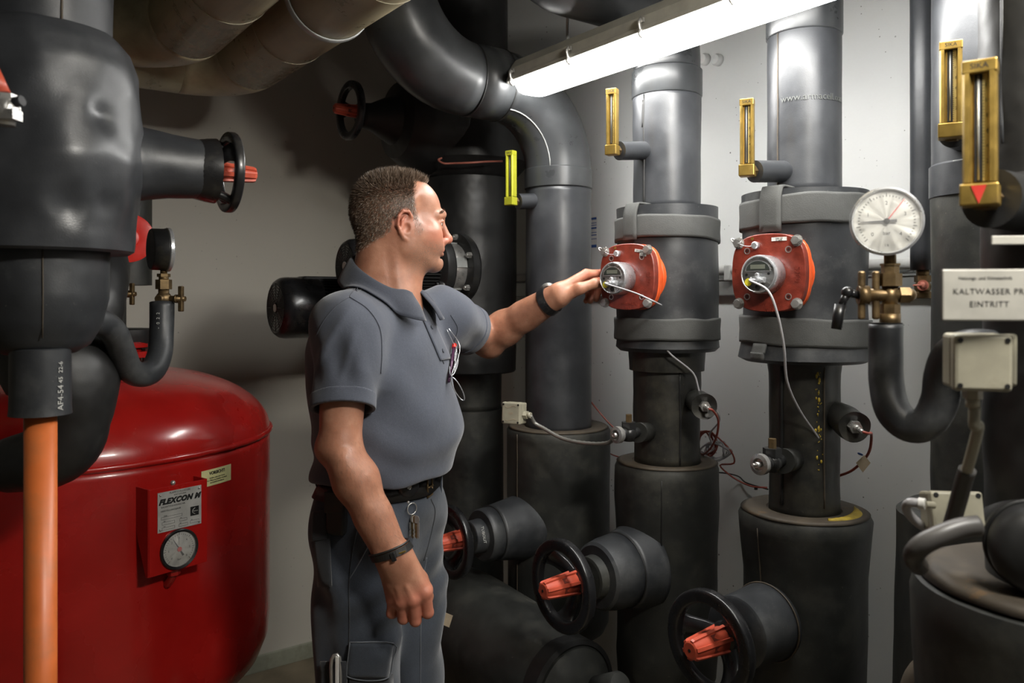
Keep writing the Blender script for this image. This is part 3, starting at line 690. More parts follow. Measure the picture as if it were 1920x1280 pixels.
def bon1(t, o, a, hub):
    g = G(); g.lathe(hub, a, [(.033, -.012), (.026, -.02), (.026, -.04)], 32); part('stem', g, M['blackm'], t)
    g = G(); g.lathe(hub, a, fine([(.045, -.036), (.052, -.038), (.055, -.075)])+[(.03, -.08)], 40); part('stem_sleeve', g, M['foam_old'], t)
    g = G(); g.lathe(hub, a, [(.04, -.062), (.076, -.062)]+fine([(.083, -.068), (.090, -.10), (.093, -.145)]), 48); g.lump(.002, 9, 3); part('bonnet_insulation', g, M['foam'], t)
    g = G(); g.lathe(hub, a, fine([(.094, -.145), (.100, -.17), (.112, -.215)], .01), 48); g.lump(.002, 9, 4); part('bonnet_skirt', g, M['foam'], t)
    g = G(); g.torus(hub-a*.145, a, .0935, .002, 48, 6); part('joint_ring', g, M['foam_black'], t)
s1 = .363; o = P1-U*s1+Z*HZ
handwheel(o, -U, .112, 'black handwheel with red knob low on the pipe under the left meter', .098, bon1, .045)
def bon2(t, o, a, hub):
    g = G(); g.lathe(hub, a, [(.033, -.012), (.028, -.02), (.032, -.04), (.062, -.045)], 32); part('stem', g, M['blackm'], t)
    g = G(); g.lathe(hub, a, [(.03, -.036), (.070, -.036)]+fine([(.076, -.04), (.078, -.09), (.082, -.15)]), 48); g.lump(.0018, 9, 7); part('bonnet_insulation', g, M['foam'], t)
    g = G(); g.torus(hub-a*.14, a, .083, .0022, 48, 6); part('joint_ring', g, M['foam_top'], t)
o = P2-U*.325+Z*.795
handwheel(o, -U, .108, 'black handwheel with red knob at the bottom edge of the picture', .098, bon2, .045, spin=1.0)
def bon3(t, o, a, hub):
    g = G(); g.lathe(hub, a, [(.033, -.012), (.026, -.02), (.026, -.04)], 32); part('stem', g, M['blackm'], t)
    g = G(); g.lathe(hub, a, fine([(.044, -.02), (.047, -.022), (.05, -.065)]), 36); part('stem_sleeve', g, M['foam'], t)
    x, y, _ = frame(a); g = G(); text_on(g, 'TUBOLIT', .012, hub-a*.04-Vector((c_dir(a)[0], c_dir(a)[1], 0))*0+cam_side(hub, a)*.0495, (up_perp(a, hub), a if a.x > 0 else -a, cam_side(hub, a)), extr=.0003); part('print', g, M['white_ink'], t)
    g = G(); g.lathe(hub, a, [(.04, -.06), (.072, -.06)]+fine([(.076, -.066), (.078, -.10)]), 48); part('bonnet_collar', g, M['foam'], t)
    g = G(); g.lathe(hub, a, fine([(.080, -.10), (.088, -.16), (.098, -.22), (.108, -.26)], .01), 48); g.lump(.002, 7, 9); part('bonnet_insulation', g, M['foam'], t)
    g = G(); g.torus(hub-a*.10, a, .079, .002, 48, 6); g.torus(hub-a*.235, a, .102, .003, 48, 6); part('joint_ring', g, M['foam_black'], t)
def c_dir(a): return (0, 0)
def cam_side(p, a):
    d = (Vector((0, 0, CAMZ))-p); d = d-a*d.dot(a); return d.normalized()
def up_perp(a, p): 
    n = cam_side(p, a); ax = a if a.x > 0 else -a; return ax.cross(n).normalized()
o = P3-U*.395+Z*HZ
handwheel(o, -U, .104, 'black handwheel half hidden behind the worker\'s trousers', .09, bon3, .04, spin=.2)
def bon4(t, o, a, hub):
    g = G(); g.lathe(hub, a, [(.033, -.012), (.024, -.02), (.03, -.05), (.03, -.09)], 32); part('stem', g, M['blackm'], t)
o = Vector((P4.x, P4.y, 2.125))-U*.472
handwheel(o, -U, .098, 'dark handwheel with red knob high behind the worker\'s head', .085, bon4, .035, spin=.8, knob_r=.015)
def bon5(t, o, a, hub):
    g = G(); g.lathe(hub, a, [(.034, -.012), (.040, -.02), (.046, -.032), (.0485, -.05), (.047, -.06)], 36); g.lathe(hub, a, [(.045, -.058), (.051, -.04), (.057, -.012), (.059, .004), (.055, .004), (.050, -.015), (.044, -.03)], 36, cap=False)
    for k in range(2):
        x, y, _ = frame(a); th = 1.1+PI*k; e = x*math.cos(th)+y*math.sin(th)
        g.tube([hub-a*.045+e*.04, hub-a*.02+e*.044, hub+a*.01+e*.052, hub+a*.03+e*.064], .008, 10, smooth=3)
    part('yoke', g, M['blackp'], t)
o = PL+U*.302+Z*1.733
handwheel(o, U, .074, 'black handwheel with red knob on the left foreground pipe', .072, bon5, .030, spin=.5, knob_r=.0125)

# ---- square red meters with round display cans
def meter(c, s, z, hw, label, display_dx, stickers):
    a = Vector((math.cos(math.radians(226)), math.sin(math.radians(226)), 0)); right = Z.cross(a); up = Z
    o = Vector((c.x, c.y, z))+a*s-right*.010
    t = thing('flow_meter', label, 'meter', o-a*.04-Z*hw, 'orange flow meters')
    def rsq(h, k=.30, bul=.13, n=10):            # square with bulged sides and rounded corners
        pts = []
        for i in range(64):
            th = 2*PI*i/64+PI/4; cs, sn = math.cos(th), math.sin(th); p = 5.2
            r = 1/(abs(cs)**p+abs(sn)**p)**(1/p); x, y = r*cs, r*sn
            m = max(abs(x), abs(y)); r2 = h*(.915+.085*math.cos(2*(th-PI/4)*2)*-1 if 0 else 1)
            bx = (1+bul*(1-y*y))*.9; by = (1+bul*(1-x*x))*.9
            pts.append((x*bx*h, y*by*h))
        return pts
    def slabg(h0, h1, d0, d1):
        g = G(); r0, r1 = rsq(h0), rsq(h1)
        g.ring_loft([[o+right*p[0]*k+up*p[1]*k+a*d for p in r] for r, d, k in ((r0, d0, .985), (r0, d0+.002, 1), (r1, d1-.002, 1), (r1, d1, .98))], smooth=False); return g
    part('front_plate', slabg(hw, hw, -.020, 0), M['meter_red'], t, bevel=.001)
    part('middle_plate', slabg(hw*1.0, hw*1.0, -.036, -.0215), M['meter_orange'], t, 'bright orange plate edge', bevel=.001)
    g = G(); g.lathe(o, a, [(hw*.95, -.085), (hw*1.0, -.06), (hw*1.02, -.038)], 48); part('rear_flange', g, M['meter_orange'], t, 'bright orange')
    g = G(); bolts = []
    for sx in (-1, 1):
        for sy in (-1, 1):
            q = o+right*sx*hw*.80+up*sy*hw*.80
            g = G(); g.lathe(q, a, [(.0125, 0), (.0125, .0015), (.0, .0015)], 20); g.hexa(q+a*.0015, q+a*.010, .0105); g.lathe(q+a*.010, a, [(.009, 0), (.0085, .0015), (.0, .0018)], 16); part('bolt', g, M['steel'], t)
    for sx in (-1, 1):
        for sy in (-1, 1):
            q = o+right*sx*hw*.57+up*(sy*hw*.62-(.003 if sy > 0 else 0)); g = G()
            g.lathe(q, a, [(.0072, -.001), (.0072, .0008), (.0055, .0008), (.005, -.0005), (0, -.0006)], 18); part('recessed_screw', g, M['steel'], t)
            g = G(); g.box(q+a*.0002, (.007, .0016, .001), (right, up, a)); g.box(q+a*.0002, (.0016, .007, .001), (right, up, a)); part('screw_slot', g, M['ink'], t)
    q = o+right*-hw*.30+up*hw*.72; g = G(); g.lathe(q, a, [(.008, 0), (.008, .010), (.006, .012), (0, .012)], 20); part('seal_screw', g, M['chrome'], t)
    g = G(); g.tube([o-right*hw*.80+up*hw*.80+a*.011, o-right*hw*.5+up*hw*.70+a*.012, q+a*.008], .0008, 6, smooth=4); part('seal_wire', g, M['chrome'], t)
    q = o-right*hw*.82+up*hw*.86+a*.008; g = G(); g.tube([q+right*.012*math.cos(k)-up*.006*math.sin(k*1.7)+a*.004*math.sin(k*2.3) for k in [i*.9 for i in range(9)]], .0017, 6, smooth=4); part('wire_twist', g, M['steel'], t)
    g = G(); g.lathe(o+right*-hw*.42+up*hw*.90, a, [(.0035, -.001), (.0035, .0007), (.0, .0007)], 12); part('vent_hole', g, M['gold'], t)
    # can
    q = o+right*display_dx-up*.004; R = hw*.50
    g = G(); g.lathe(q, a, [(R, 0), (R*1.0, .034), (R*.985, .040), (R*.94, .0435), (R*.90, .044), (R*.87, .0425)], 48); part('display_can', g, M['chrome'], t)
    g = G(); g.lathe(q+a*.0425, a, [(.0, 0), (R*.88, .0)], 48); g.v = [p for p in g.v]; part('display_face', g, M['steel'], t)
    pts = [(R*.70*math.cos(th), R*.14+R*.56*math.sin(th)) for th in [PI*i/20 for i in range(21)]]
    g = G(); n = len(pts); 
    inner = [(x*.94, R*.14+(y-R*.14)*.92+R*.02) for x, y in pts]
    g.prism(pts, q+a*.0428, (right, up, a), .0012); part('display_frame', g, M['chrome'], t)
    g = G(); g.prism([(x*.92, R*.18+(y-R*.14)*.88) for x, y in pts], q+a*.0437, (right, up, a), .0006); part('display_glass', g, plain('dark display glass', (.04,.045,.04), .08, coat=.6), t)
    g = G(); g.box(q+up*R*.38+a*.0446, (R*.8, R*.22, .0003), (right, up, a)); part('display_window', g, plain('grey green display', (.14,.15,.12), .3), t)
    g = G(); b = q-up*R*.30+right*R*.04; g.box(b+a*.047, (R*.78, R*.30, .010), (right, up, a)); g.cyl(b+a*.043+up*R*.26-right*R*.02, b+a*.052+up*R*.26-right*R*.02, R*.11); part('connector_block', g, M['chrome'], t, bevel=.0015)
    g = G(); cc = b+right*R*.10+a*.05; g.hexa(cc, cc+a*.008, .0085); g.cyl(cc+a*.008, cc+a*.018, .0062); g.cyl(cc+a*.018, cc+a*.020, .0075); part('cable_gland', g, M['chrome'], t)
    g = G(); g.lathe(q-up*R*.40-right*R*.52+a*.0432, a, [(R*.20, 0), (R*.20, .0008), (0, .0008)], 24); part('yellow_dot', g, M['yellow'], t)
    g = G()
    for dx, dy, r in ((-.62, -.02, .07), (.58, .02, .07), (-.33, -.28, .10), (.0, -.66, .15)):
        g.lathe(q+right*R*dx+up*R*dy+a*.0433, a, [(R*r, 0), (R*r, .0005), (0, .0005)], 16)
    part('face_hole', g, M['ink'], t)
    for (dx, dy, w, h, ang) in stickers:
        b = o+right*dx*hw+up*dy*hw; ca_, sa_ = math.cos(ang), math.sin(ang); ex = right*ca_+up*sa_; ey = up*ca_-right*sa_
        g = G(); g.box(b+a*.0004, (w, h, .0006), (ex, ey, a)); part('sticker', g, M['label_w'], t)
        g = G()
        for r in range(max(1, int(h/.0035))):
            text_on(g, '5200 Q3' if r == 0 else '01 0036', .0045, b+ey*(h/2-.003-.0042*r)+a*.0009, (ex, ey, a), extr=.0001)
        part('sticker_print', g, M['ink'], t)
    g = G(); text_on(g, '5200', .017, o+right*hw*.80-up*.004+a*.0002, (-up, right, a), extr=.0008); text_on(g, '11', .010, o-right*hw*.9+up*hw*.1+a*.0002, (up, -right, a), extr=.0006)
    text_on(g, '0001200071', .0095, o-up*hw*.82+right*hw*.1+a*.0002, (right, up, a), extr=.0006); text_on(g, '3010', .010, o-up*hw*.97+right*hw*.05+a*.0002, (right, up, a), extr=.0006)
    part('cast_lettering', g, M['meter_red'], t)
    return t, cc+a*.018, a
m1, k1, a1 = meter(P1, .170, 1.556, .083, 'square red meter touched by the worker\'s fingers', -.012, [(.45, .78, .022, .007, -.15), (.62, .70, .02, .014, -.15)])
m2, k2, a2 = meter(P2, .160, 1.556, .083, 'square red meter right of the one being touched', .0, [(.32, .86, .034, .008, 0)])
def cable(name, pts, r, mat, label, cat='cable', group=None, seg=8, smooth=6):
    g = G(); g.tube(pts, r, seg, smooth=smooth); return solo(name, g, mat, label, cat, group)
o1 = Vector((P1.x, P1.y, 0))-U*.172
cable('sensor_cable', [k1, k1+a1*.02+V*.012-Z*.003, W(1188, 548, 1.92), W(1222, 563, 1.89), W(1232, 568, 1.92), W(1240, 572, 1.96)], .0021, M['grey_cable'], 'short thin grey cable crossing the face of the left meter')
cable('sensor_cable', [k2, k2+a2*.02-Z*.002, W(1440, 545, 1.62), W(1458, 590, 1.62), W(1470, 650, 1.64), W(1476, 715, 1.68), W(1500, 770, 1.72), W(1540, 830, 1.76), W(1558, 880, 1.775)], .0026, M['grey_cable'], 'long thin grey cable hanging from the right meter')
cable('sensor_cable', [W(1248, 653, 2.02), W(1262, 668, 2.02), W(1300, 700, 2.03), W(1312, 735, 2.03), W(1328, 752, 2.02), W(1345, 772, 2.01), W(1348, 790, 2.03), W(1330, 815, 2.1), W(1338, 840, 2.18), W(1322, 850, 2.2)], .0024, M['grey_cable'], 'thin grey cable running down from under the left jacket')

# ---- side stubs with temperature probes
def stub(p, q, r, label, seed, tip=True):
    t = thing('sensor_stub', label, 'sensor', q); d = (q-p).normalized()
    g = G(); L = (q-p).length; g.lathe(p, d, fine([(r*.9, 0), (r*1.0, L*.5), (r*1.02, L)], .01)+[(r*.6, L-.004), (.01, L-.01)], 32); g.lump(.003, 22, seed); part('insulation', g, M['foam_rust'], t)
    g = G(); g.hexa(q-d*.012, q+d*.006, r*.42); g.cyl(q, q+d*.016, r*.2); g.lathe(q+d*.016, d, [(r*.16, 0), (r*.16, .006), (r*.12, .007), (r*.16, .008), (r*.16, .014), (r*.1, .02)], 12); part('probe', g, M['steel'], t)
    return t, q+d*.034
_, q1 = stub(P1+U*-.0+Vector((.06, -.06, zz(752, 2.06))), W(1322, 762, 1.97), .031, 'black wrapped probe stub on the pipe under the left meter', 3)
tst, q2 = stub(P2+Vector((.055, -.055, zz(782, 1.75))), W(1603, 800, 1.69), .033, 'black wrapped probe stub with yellow stain under the right meter', 5)
g = G(); pb = (P2+Vector((.055, -.055, zz(782, 1.75)))).lerp(W(1603, 800, 1.69), .34)+Z*.027
for i in range(9): g.sphere(pb+Vector((mnoise.noise(Vector((i, 0, 3)))*.016-.004, mnoise.noise(Vector((i, 4, 3)))*.010, mnoise.noise(Vector((i, 8, 3)))*.010-.002)), .008, 10, (1.3, 1, .7))
part('yellow_residue', g, M['spill'], tst, 'yellow foam residue')
cable('probe_cable', [q1, q1+Vector((.012, 0, -.006)), W(1347, 790, 1.98), W(1341, 825, 2.05), W(1322, 850, 2.18), W(1305, 848, 2.3)], .0028, M['red_cable'], 'dark red probe cable hanging from the left probe stub')
t = cable('probe_cable', [q2, q2+Vector((.012, 0, -.004)), W(1634, 815, 1.70), W(1628, 850, 1.74), W(1600, 880, 1.80), W(1570, 893, 1.84)], .0030, M['red_cable'], 'dark red probe cable curving down from the right probe stub')
t = thing('paper_tag', 'small brown card tag tied to the dark red cable', 'tag', W(1617, 890, 1.74))
g = G(); g.prism([(-.014, .004), (.004, .021), (.018, .004), (.001, -.017)], W(1617, 871, 1.745), (Vector((1, 0, 0)), Z, Vector((0, 1, 0))), .0008); part('card', g, M['card'], t)
g = G(); g.torus(W(1613, 851, 1.742), Vector((.5, .2, 1)), .0045, .0016, 20, 8); part('blue_tie', g, M['blueink'], t)

# ---- coiled cables on the wall
g = G(); pts = []
for i in range(34):
    th = i*1.05; pts.append(W(1342+22*math.cos(th)*(1+.4*math.sin(i*1.9)), 845+16*math.sin(th)*(1+.3*math.cos(i*2.3)), 2.26+.02*math.sin(i*.8)))
g.tube(pts, .0024, 8, smooth=4); solo('cable_coil', g, M['grey_cable'], 'tangle of thin grey cable looped behind the pipe under the left meter', 'cable')
g = G(); pts = []
for i in range(30):
    th = i*1.25; pts.append(W(1322+18*math.cos(th)+6*math.sin(i), 832+24*math.sin(th), 2.28+.012*math.sin(i*.8)))
pts += [W(1340, 815, 2.27), W(1370, 845, 2.26), W(1376, 868, 2.27), W(1350, 872, 2.28), W(1375, 895, 2.24), W(1408, 911, 2.2), W(1438, 914, 2.15)]
g.tube(pts, .0024, 8, smooth=4); solo('cable_coil', g, M['red_cable'], 'loops of dark red cable behind the pipe under the left meter', 'cable')
cable('wall_cable', [W(1095, 735, 2.6), W(1120, 768, 2.55), W(1155, 805, 2.5), W(1200, 830, 2.45)], .0024, M['red_cable'], 'thin red cable sagging between the grey pipe and the drain valve', group=None)
cable('wall_cable', [W(1125, 838, 2.6), W(1150, 853, 2.55), W(1185, 862, 2.5)], .002, M['red_cable'], 'short red cable passing lower behind the drain valve pipe')
cable('wall_cable', [W(1340, 885, 2.33), W(1362, 887, 2.32), W(1385, 893, 2.31), W(1400, 905, 2.28), W(1440, 917, 2.2)], .002, M['ink'], 'thin black cable tied beside the red cable between the two meter pipes')
g = G(); g.box(W(1417, 915, 2.2), (.008, .008, .008)); solo('cable_tie', g, M['ink'], 'tiny black tie holding the cables between the two meter pipes', 'tie', bevel=.001)

# ---- small drain valves
def drain(o, back, label, s=1.0, up=True):
    t = thing('drain_valve', label, 'valve', o-Z*.03*s); d = Vector((-.55, -.83, 0)).normalized()
    g = G(); g.cyl(back, o+Vector((.025, .012, 0))*s, .024*s, .027*s, 24); part('stub_sleeve', g, M['foam_rust'], t)
    g = G(); g.sphere(o, .021*s, 16); g.cyl(o, o-U*.036*s, .015*s, .015*s); g.cyl(o+U*.035*s, o, .014*s); g.hexa(o+Z*.012*s, o+Z*.030*s, .020*s); g.cyl(o-Z*.02*s, o+Z*.012*s, .015*s); part('body', g, M['blackm'], t)
    g = G(); q = o-U*.036*s; g.lathe(q, -U, [(.019*s, -.006), (.022*s, -.002), (.022*s, .010), (.014*s, .012), (.012*s, .004), (0, .004)], 24); g.cyl(q, q-U*.02*s, .006*s); part('outlet', g, M['steel'], t)
    g = G(); g.hexa(o+Z*.030*s, o+Z*.05*s, .0085*s); part('spindle', g, M['brass'], t)
    return q-U*.016*s
qd1 = drain(W(1179, 812, 2.01), P1+Vector((-.05, -.04, zz(812, 2.08))), 'small dark drain valve with flexible conduit, left of the pipe under the left meter', .95)
qd2 = drain(W(1448, 866, 1.70), P2+Vector((-.04, -.05, zz(866, 1.75))), 'small dark drain valve with open spout on the pipe under the right meter', 1.0)
g = G(); g.tube([qd2, qd2-U*.014+Z*.002], .003, 8); solo('drain_pin', g, M['steel'], 'short bent pin sticking out of the right drain valve', 'pin')

# ---- thermometers with straight upright cases
def thermometer(o, h, axis, stub_from, label, mat, face_dir, sc=1.0, scale_text=True, stub_r=.024, arrow=False, stub_mat=None):
    """o: lower front of the case; axis: direction from the pipe outwards"""
    f = Vector(face_dir).normalized(); r = Z.cross(f).normalized(); w = .030*sc; dp = .024*sc
    # the case front looks along f; r points to the viewer's right
    t = thing('thermometer', label, 'thermometer', o, 'upright cased thermometers')
    g = G(); z0, z1 = 0, h
    sec = lambda z, k=1: [o+Z*z+r*x*w/2*k+f*y for x, y in ((-1, -dp*.5), (-1, dp*.36), (-.86, dp*.5), (-.60, dp*.5), (-.46, dp*.12), (.46, dp*.12), (.60, dp*.5), (.86, dp*.5), (1, dp*.36), (1, -dp*.5))]
    g.ring_loft([sec(h*.16), sec(h*.93)], smooth=False); part('case', g, mat, t)
    g = G(); g.box(o+Z*h*.955, (w*1.04, dp*1.02, h*.09), (r, f, Z)); part('top_cap', g, mat, t, bevel=.0015)
    g = G(); g.box(o+Z*h*.075+f*dp*.03, (w*1.15, dp*1.25, h*.15), (r, f, Z)); part('foot', g, mat, t, bevel=.002)
    g = G(); text_on(g, 'SIKA', h*.055, o+Z*h*.955+f*dp*.515, (r, Z, f), extr=.0002); part('lettering', g, M['ink'], t)
    g = G(); g.box(o+Z*h*.54-r*w*.04+f*dp*.155, (w*.24, .002, h*.74), (r, f, Z)); part('scale_slot', g, M['ink'], t)
    g = G(); g.cyl(o+Z*h*.18+f*dp*.20-r*w*.04, o+Z*h*.90+f*dp*.20-r*w*.04, w*.035, seg=8); part('glass_tube', g, M['rail'], t)
    g = G(); g.box(o+Z*h*.54+r*w*.24+f*dp*.15, (w*.34, .002, h*.74), (r, f, Z)); part('scale_strip', g, M['scale'], t)
    g = G()
    for i, s in enumerate(('0', '20', '40', '60', '80', '100', '120')):
        zq = h*(.20+.105*i); text_on(g, s, h*.042, o+Z*zq+r*w*.28+f*(dp*.15+.0012), (r, Z, f), extr=.0001)
        for k in range(5): g.box(o+Z*(zq+h*.021*k)+r*w*.10+f*(dp*.15+.0011), (w*.07, .0004, h*.004), (r, f, Z))
    part('scale_print', g, M['ink'], t)
    if arrow:
        g = G(); g.prism([(-.008, .010), (.008, .010), (0, -.011)], o+Z*h*.075+f*dp*.66, (r, Z, f), .0006); part('red_arrow', g, M['redink'], t)
    e = o+Z*h*.07-f*dp*.2; d = (e-stub_from).normalized()
    g = G(); g.hexa(e-d*.02, e, .014*sc); part('nut', g, M['brass'], t)
    g = G(); L = (e-stub_from).length; g.lathe(stub_from, d, fine([(stub_r, 0), (stub_r, L-.022)], .02)+[(stub_r*.5, L-.022)], 28); part('stub_insulation', g, stub_mat or M['foam_grey'], t)
    return t
AX = -U
thermometer(W(1148, 291, 2.03), .168, AX, P1+Vector((0, 0, zz(285, 2.13)))-U*.07, 'brass coloured thermometer on the pipe above the left meter', M['gold'], Vector((-.55, -1, 0)), .9)
thermometer(W(1401, 331, 1.72), .166, AX, P2+Vector((0, 0, zz(322, 1.80)))-U*.06, 'brass coloured thermometer on the pipe above the right meter', M['gold'], Vector((-.45, -1, 0)), .95)
thermometer(W(958, 385, 2.42), .165, AX, P3+Vector((0, 0, zz(377, 2.48)))-U*.08, 'lime yellow thermometer on the double bend pipe', M['lime'], Vector((-.75, -1, 0)), .9)
thermometer(W(1783, 260, 1.38), .166, AX, P5+Vector((0, 0, zz(255, 1.45)))-U*.07, 'brass thermometer on the grey pipe right of the thin pipe', M['gold'], Vector((-.55, -1, 0)), 1.15, stub_mat=M['foam_black'])
thermometer(W(1838, 387, .93), .168, AX, P6+Vector((0, 0, zz(385, 1.0)))-U*.06, 'largest brass thermometer with red arrow at the right edge', M['gold'], Vector((-.70, -1, 0)), 1.15, arrow=True, stub_mat=M['foam_black'], stub_r=.035)

# ---- gauges
def dial_gauge(o, face, R, label, body_mat, fittings=None, needle=2.2, red_needle=.8, dark=False, group='round pressure gauges', depth=.035):
    f = Vector(face).normalized(); r = Z.cross(f).normalized(); u = f.cross(r); t = thing('pressure_gauge', label, 'gauge', o-Z*R, group)
    g = G(); g.lathe(o, f, [(0, -depth), (R*.93, -depth), (R*.97, -depth*.92), (R*.98, -.006), (R, -.003), (R*1.0, -.001)], 56); part('case', g, body_mat, t)
    g = G(); g.lathe(o, f, [(R*1.0, -.002), (R*1.035, .0), (R*1.03, .006), (R*.97, .008), (R*.93, .005), (R*.92, .0)], 56); part('bezel', g, M['chrome'] if not dark else M['blackp'], t)
    g = G(); g.lathe(o, f, [(R*.925, .0015), (0, .0015)], 48); part('dial', g, M['dial'], t)
    g = G()
    for i in range(41):
        th = math.radians(225-270*i/40); e = r*math.cos(th)+u*math.sin(th); s = f.cross(e); L = .11 if i % 5 == 0 else .055
        g.box(o+e*R*(.74+L/2)+f*.0019, (R*L, R*.018, .0003), (e, s, f))
    for i in range(0, 5):
        th = math.radians(225-270*i/4); e = r*math.cos(th)+u*math.sin(th); text_on(g, str((i*1)), R*.16, o+e*R*.55+f*.0018, (r, u, f), extr=.0001)
    text_on(g, 'bar', R*.16, o-u*R*.36+f*.0018, (r, u, f), extr=.0001)
    text_on(g, '1.6', R*.10, o-u*R*.72+f*.0018, (r, u, f), extr=.0001)
    part('dial_print', g, M['ink'], t)
    e = r*math.cos(needle)+u*math.sin(needle); s = f.cross(e); g = G()
    g.prism([(-R*.28, -R*.05), (-R*.28, R*.05), (0, R*.035), (R*.72, R*.008), (R*.72, -R*.008), (0, -R*.035)], o+f*.0032, (e, s, f), .0008); g.lathe(o+f*.003, f, [(R*.09, 0), (R*.09, .002), (0, .0022)], 20); part('needle', g, M['ink'], t)
    if red_needle is not None:
        e = r*math.cos(red_needle)+u*math.sin(red_needle); s = f.cross(e); g = G(); g.prism([(0, -R*.02), (0, R*.02), (R*.82, R*.012), (R*.82, -R*.012)], o+f*.0026, (e, s, f), .0005); part('marker_needle', g, M['redink'], t)
    g = G(); g.lathe(o, f, [(R*.93, .0048), (R*.5, .0056), (0, .006)], 40); part('glass', g, M['glass'], t)
    return t
go = W(1662, 415, 1.17)
tg = dial_gauge(go, Vector((-.38, -1, .02)), .0485, 'round white pressure gauge on brass fittings at right', M['chrome'], needle=PI+.02, red_needle=.93, depth=.034)
b = go+Vector((.012, .014, 0)); fx = Vector((1, -.15, 0)).normalized(); fz = Vector((-.15, -1, 0)).normalized()
t = thing('gauge_cock', 'old brass shut-off cock under the right pressure gauge', 'valve', Vector((b.x, b.y, zz(610, 1.17))))
zt = lambda y: zz(y, 1.17)
def col_(g, y0, y1, r, hexa=False):
    p0 = Vector((b.x, b.y, zt(y0))); p1 = Vector((b.x, b.y, zt(y1)))
    g.hexa(p0, p1, r) if hexa else g.cyl(p0, p1, r)
g = G(); col_(g, 500, 470, .0085); col_(g, 512, 497, .0125, True); col_(g, 497, 493, .014, True); col_(g, 536, 512, .0165, True); col_(g, 575, 536, .011); col_(g, 590, 570, .014, True); col_(g, 612, 588, .0145); part('body', g, M['brass'], t)
g = G(); q = Vector((b.x, b.y, zt(553))); g.cyl(q-fx*.045, q+fx*.022, .0095); g.hexa(q+fx*.012, q+fx*.026, .013); g.sphere(q+fx*.027, .010); g.cyl(q-fx*.03, q-fx*.045, .014); part('cross_tube', g, M['brass'], t)
g = G(); g.box(q-fx*.020, (.010, .010, .072), (fx, fz, Z)); part('tee_handle', g, M['brass'], t, bevel=.003)
g = G(); g.box(q-fx*.040, (.010, .010, .072), (fx, fz, Z)); part('tee_handle', g, M['brass'], t, bevel=.003)
g = G(); k = q-fx*.060+Z*.004; g.sphere(k, .009); g.cyl(q-fx*.045, k, .006); g.cyl(k, k-fx*.010-Z*.022, .006, .005); g.cyl(k-fx*.010-Z*.018, k-fx*.016-Z*.055, .0085, .0075); part('lever', g, M['blackp'], t)
t = thing('siphon_tube', 'thick black insulated U-shaped tube under the right pressure gauge', 'tube', W(1690, 832, 1.17))
pts = [W(1661, 607, 1.19), W(1661, 660, 1.19), W(1662, 720, 1.18), W(1675, 770, 1.16), W(1705, 798, 1.14), W(1740, 790, 1.12), W(1762, 750, 1.11), W(1768, 705, 1.10), W(1785, 665, 1.08), W(1825, 650, 1.06), W(1880, 655, 1.05)]
g = G(); g.tube(pts, [.0235, .0238, .0240, .0242, .0235, .0238, .024, .024, .024, .024, .024], 32, smooth=6); g.lump(.0009, 22, 9); part('insulation', g, M['foam'], t)
g = G(); g.lathe(W(1661, 606, 1.19), Z, [(.0225, -.001), (.0225, .0012), (.012, .0015)], 24); part('cut_end', g, M['foam_black'], t)

go = W(312, 468, 1.70)
dial_gauge(go-U*.0, (U+NL*-.0).normalized(), .045, 'small dark gauge seen edge-on beside the left pipe', M['blackm'], depth=.032, red_needle=None)
g3 = W(222, 446, 2.05)
dial_gauge(W(216, 462, 1.95), U, .043, 'second dark gauge half hidden under the left pipe jacket', M['blackm'], depth=.03, red_needle=None)
def cock(cx, d, ys, label, s=1.0, mirror=1):
    b = W(cx, ys[-1], d); zt = lambda y: zz(y, d); t = thing('gauge_cock', label, 'valve', b)
    def cc(g, y0, y1, r, hx=False):
        p0 = Vector((b.x, b.y, zt(y0))); p1 = Vector((b.x, b.y, zt(y1))); g.hexa(p0, p1, r) if hx else g.cyl(p0, p1, r)
    g = G(); cc(g, ys[1], ys[0], .007*s); cc(g, ys[2], ys[1], .0135*s, True); cc(g, ys[3], ys[2], .010*s); cc(g, ys[4], ys[3], .0165*s, True); cc(g, ys[6], ys[4], .011*s); part('body', g, M['brass'], t)
    q = Vector((b.x, b.y, zt(ys[5]))); fx = Vector((1, -.1, 0)).normalized(); fz = Vector((-.1, -1, 0)).normalized()
    g = G(); g.sphere(q, .0165*s); g.cyl(q, q+fz*.022*s, .008*s); g.cyl(q, q+fx*.040*s, .0065*s); g.cyl(q+fx*.026*s, q+fx*.030*s, .009*s); g.cyl(q+fx*.030*s, q+fx*.048*s, .0055*s); part('spindle', g, M['brass'], t)
    g = G(); g.box(q+fx*.0385*s, (.0095*s, .011*s, .054*s), (fx, fz, Z)); part('tee_handle', g, M['brass'], t, bevel=.002)
    return t
cock(307, 1.70, (505, 513, 519, 524, 542, 560, 574), 'brass cock with tee handle under the left edge-on gauge')
cock(220, 2.02, (505, 511, 517, 522, 538, 551, 565), 'brass cock with tee handle under the half hidden gauge', 1.02)
t = thing('siphon_tube', 'black insulated U-shaped tube below the left edge-on gauge', 'tube', W(270, 720, 1.6))
pts = [W(304, 567, 1.70), W(303, 620, 1.69), W(300, 660, 1.67), W(286, 694, 1.63), W(262, 702, 1.59), W(241, 690, 1.55), W(229, 660, 1.52), W(216, 628, 1.49), W(196, 608, 1.46), W(170, 600, 1.42), W(140, 596, 1.38)]
g = G(); g.tube(pts, .0245, 32, smooth=6); g.lump(.0008, 20, 7); part('insulation', g, M['foam'], t)
g = G()
for k, ch in enumerate('AF-2-022'):
    y = 650-k*9; c2 = W(303, y, 1.69); n = Vector((.15, -1, 0)).normalized(); text_on(g, ch, .009, c2+n*.0250, (Z, Vector((-1, -.15, 0)).normalized(), n), extr=.0002)
part('print', g, M['white_ink'], t)
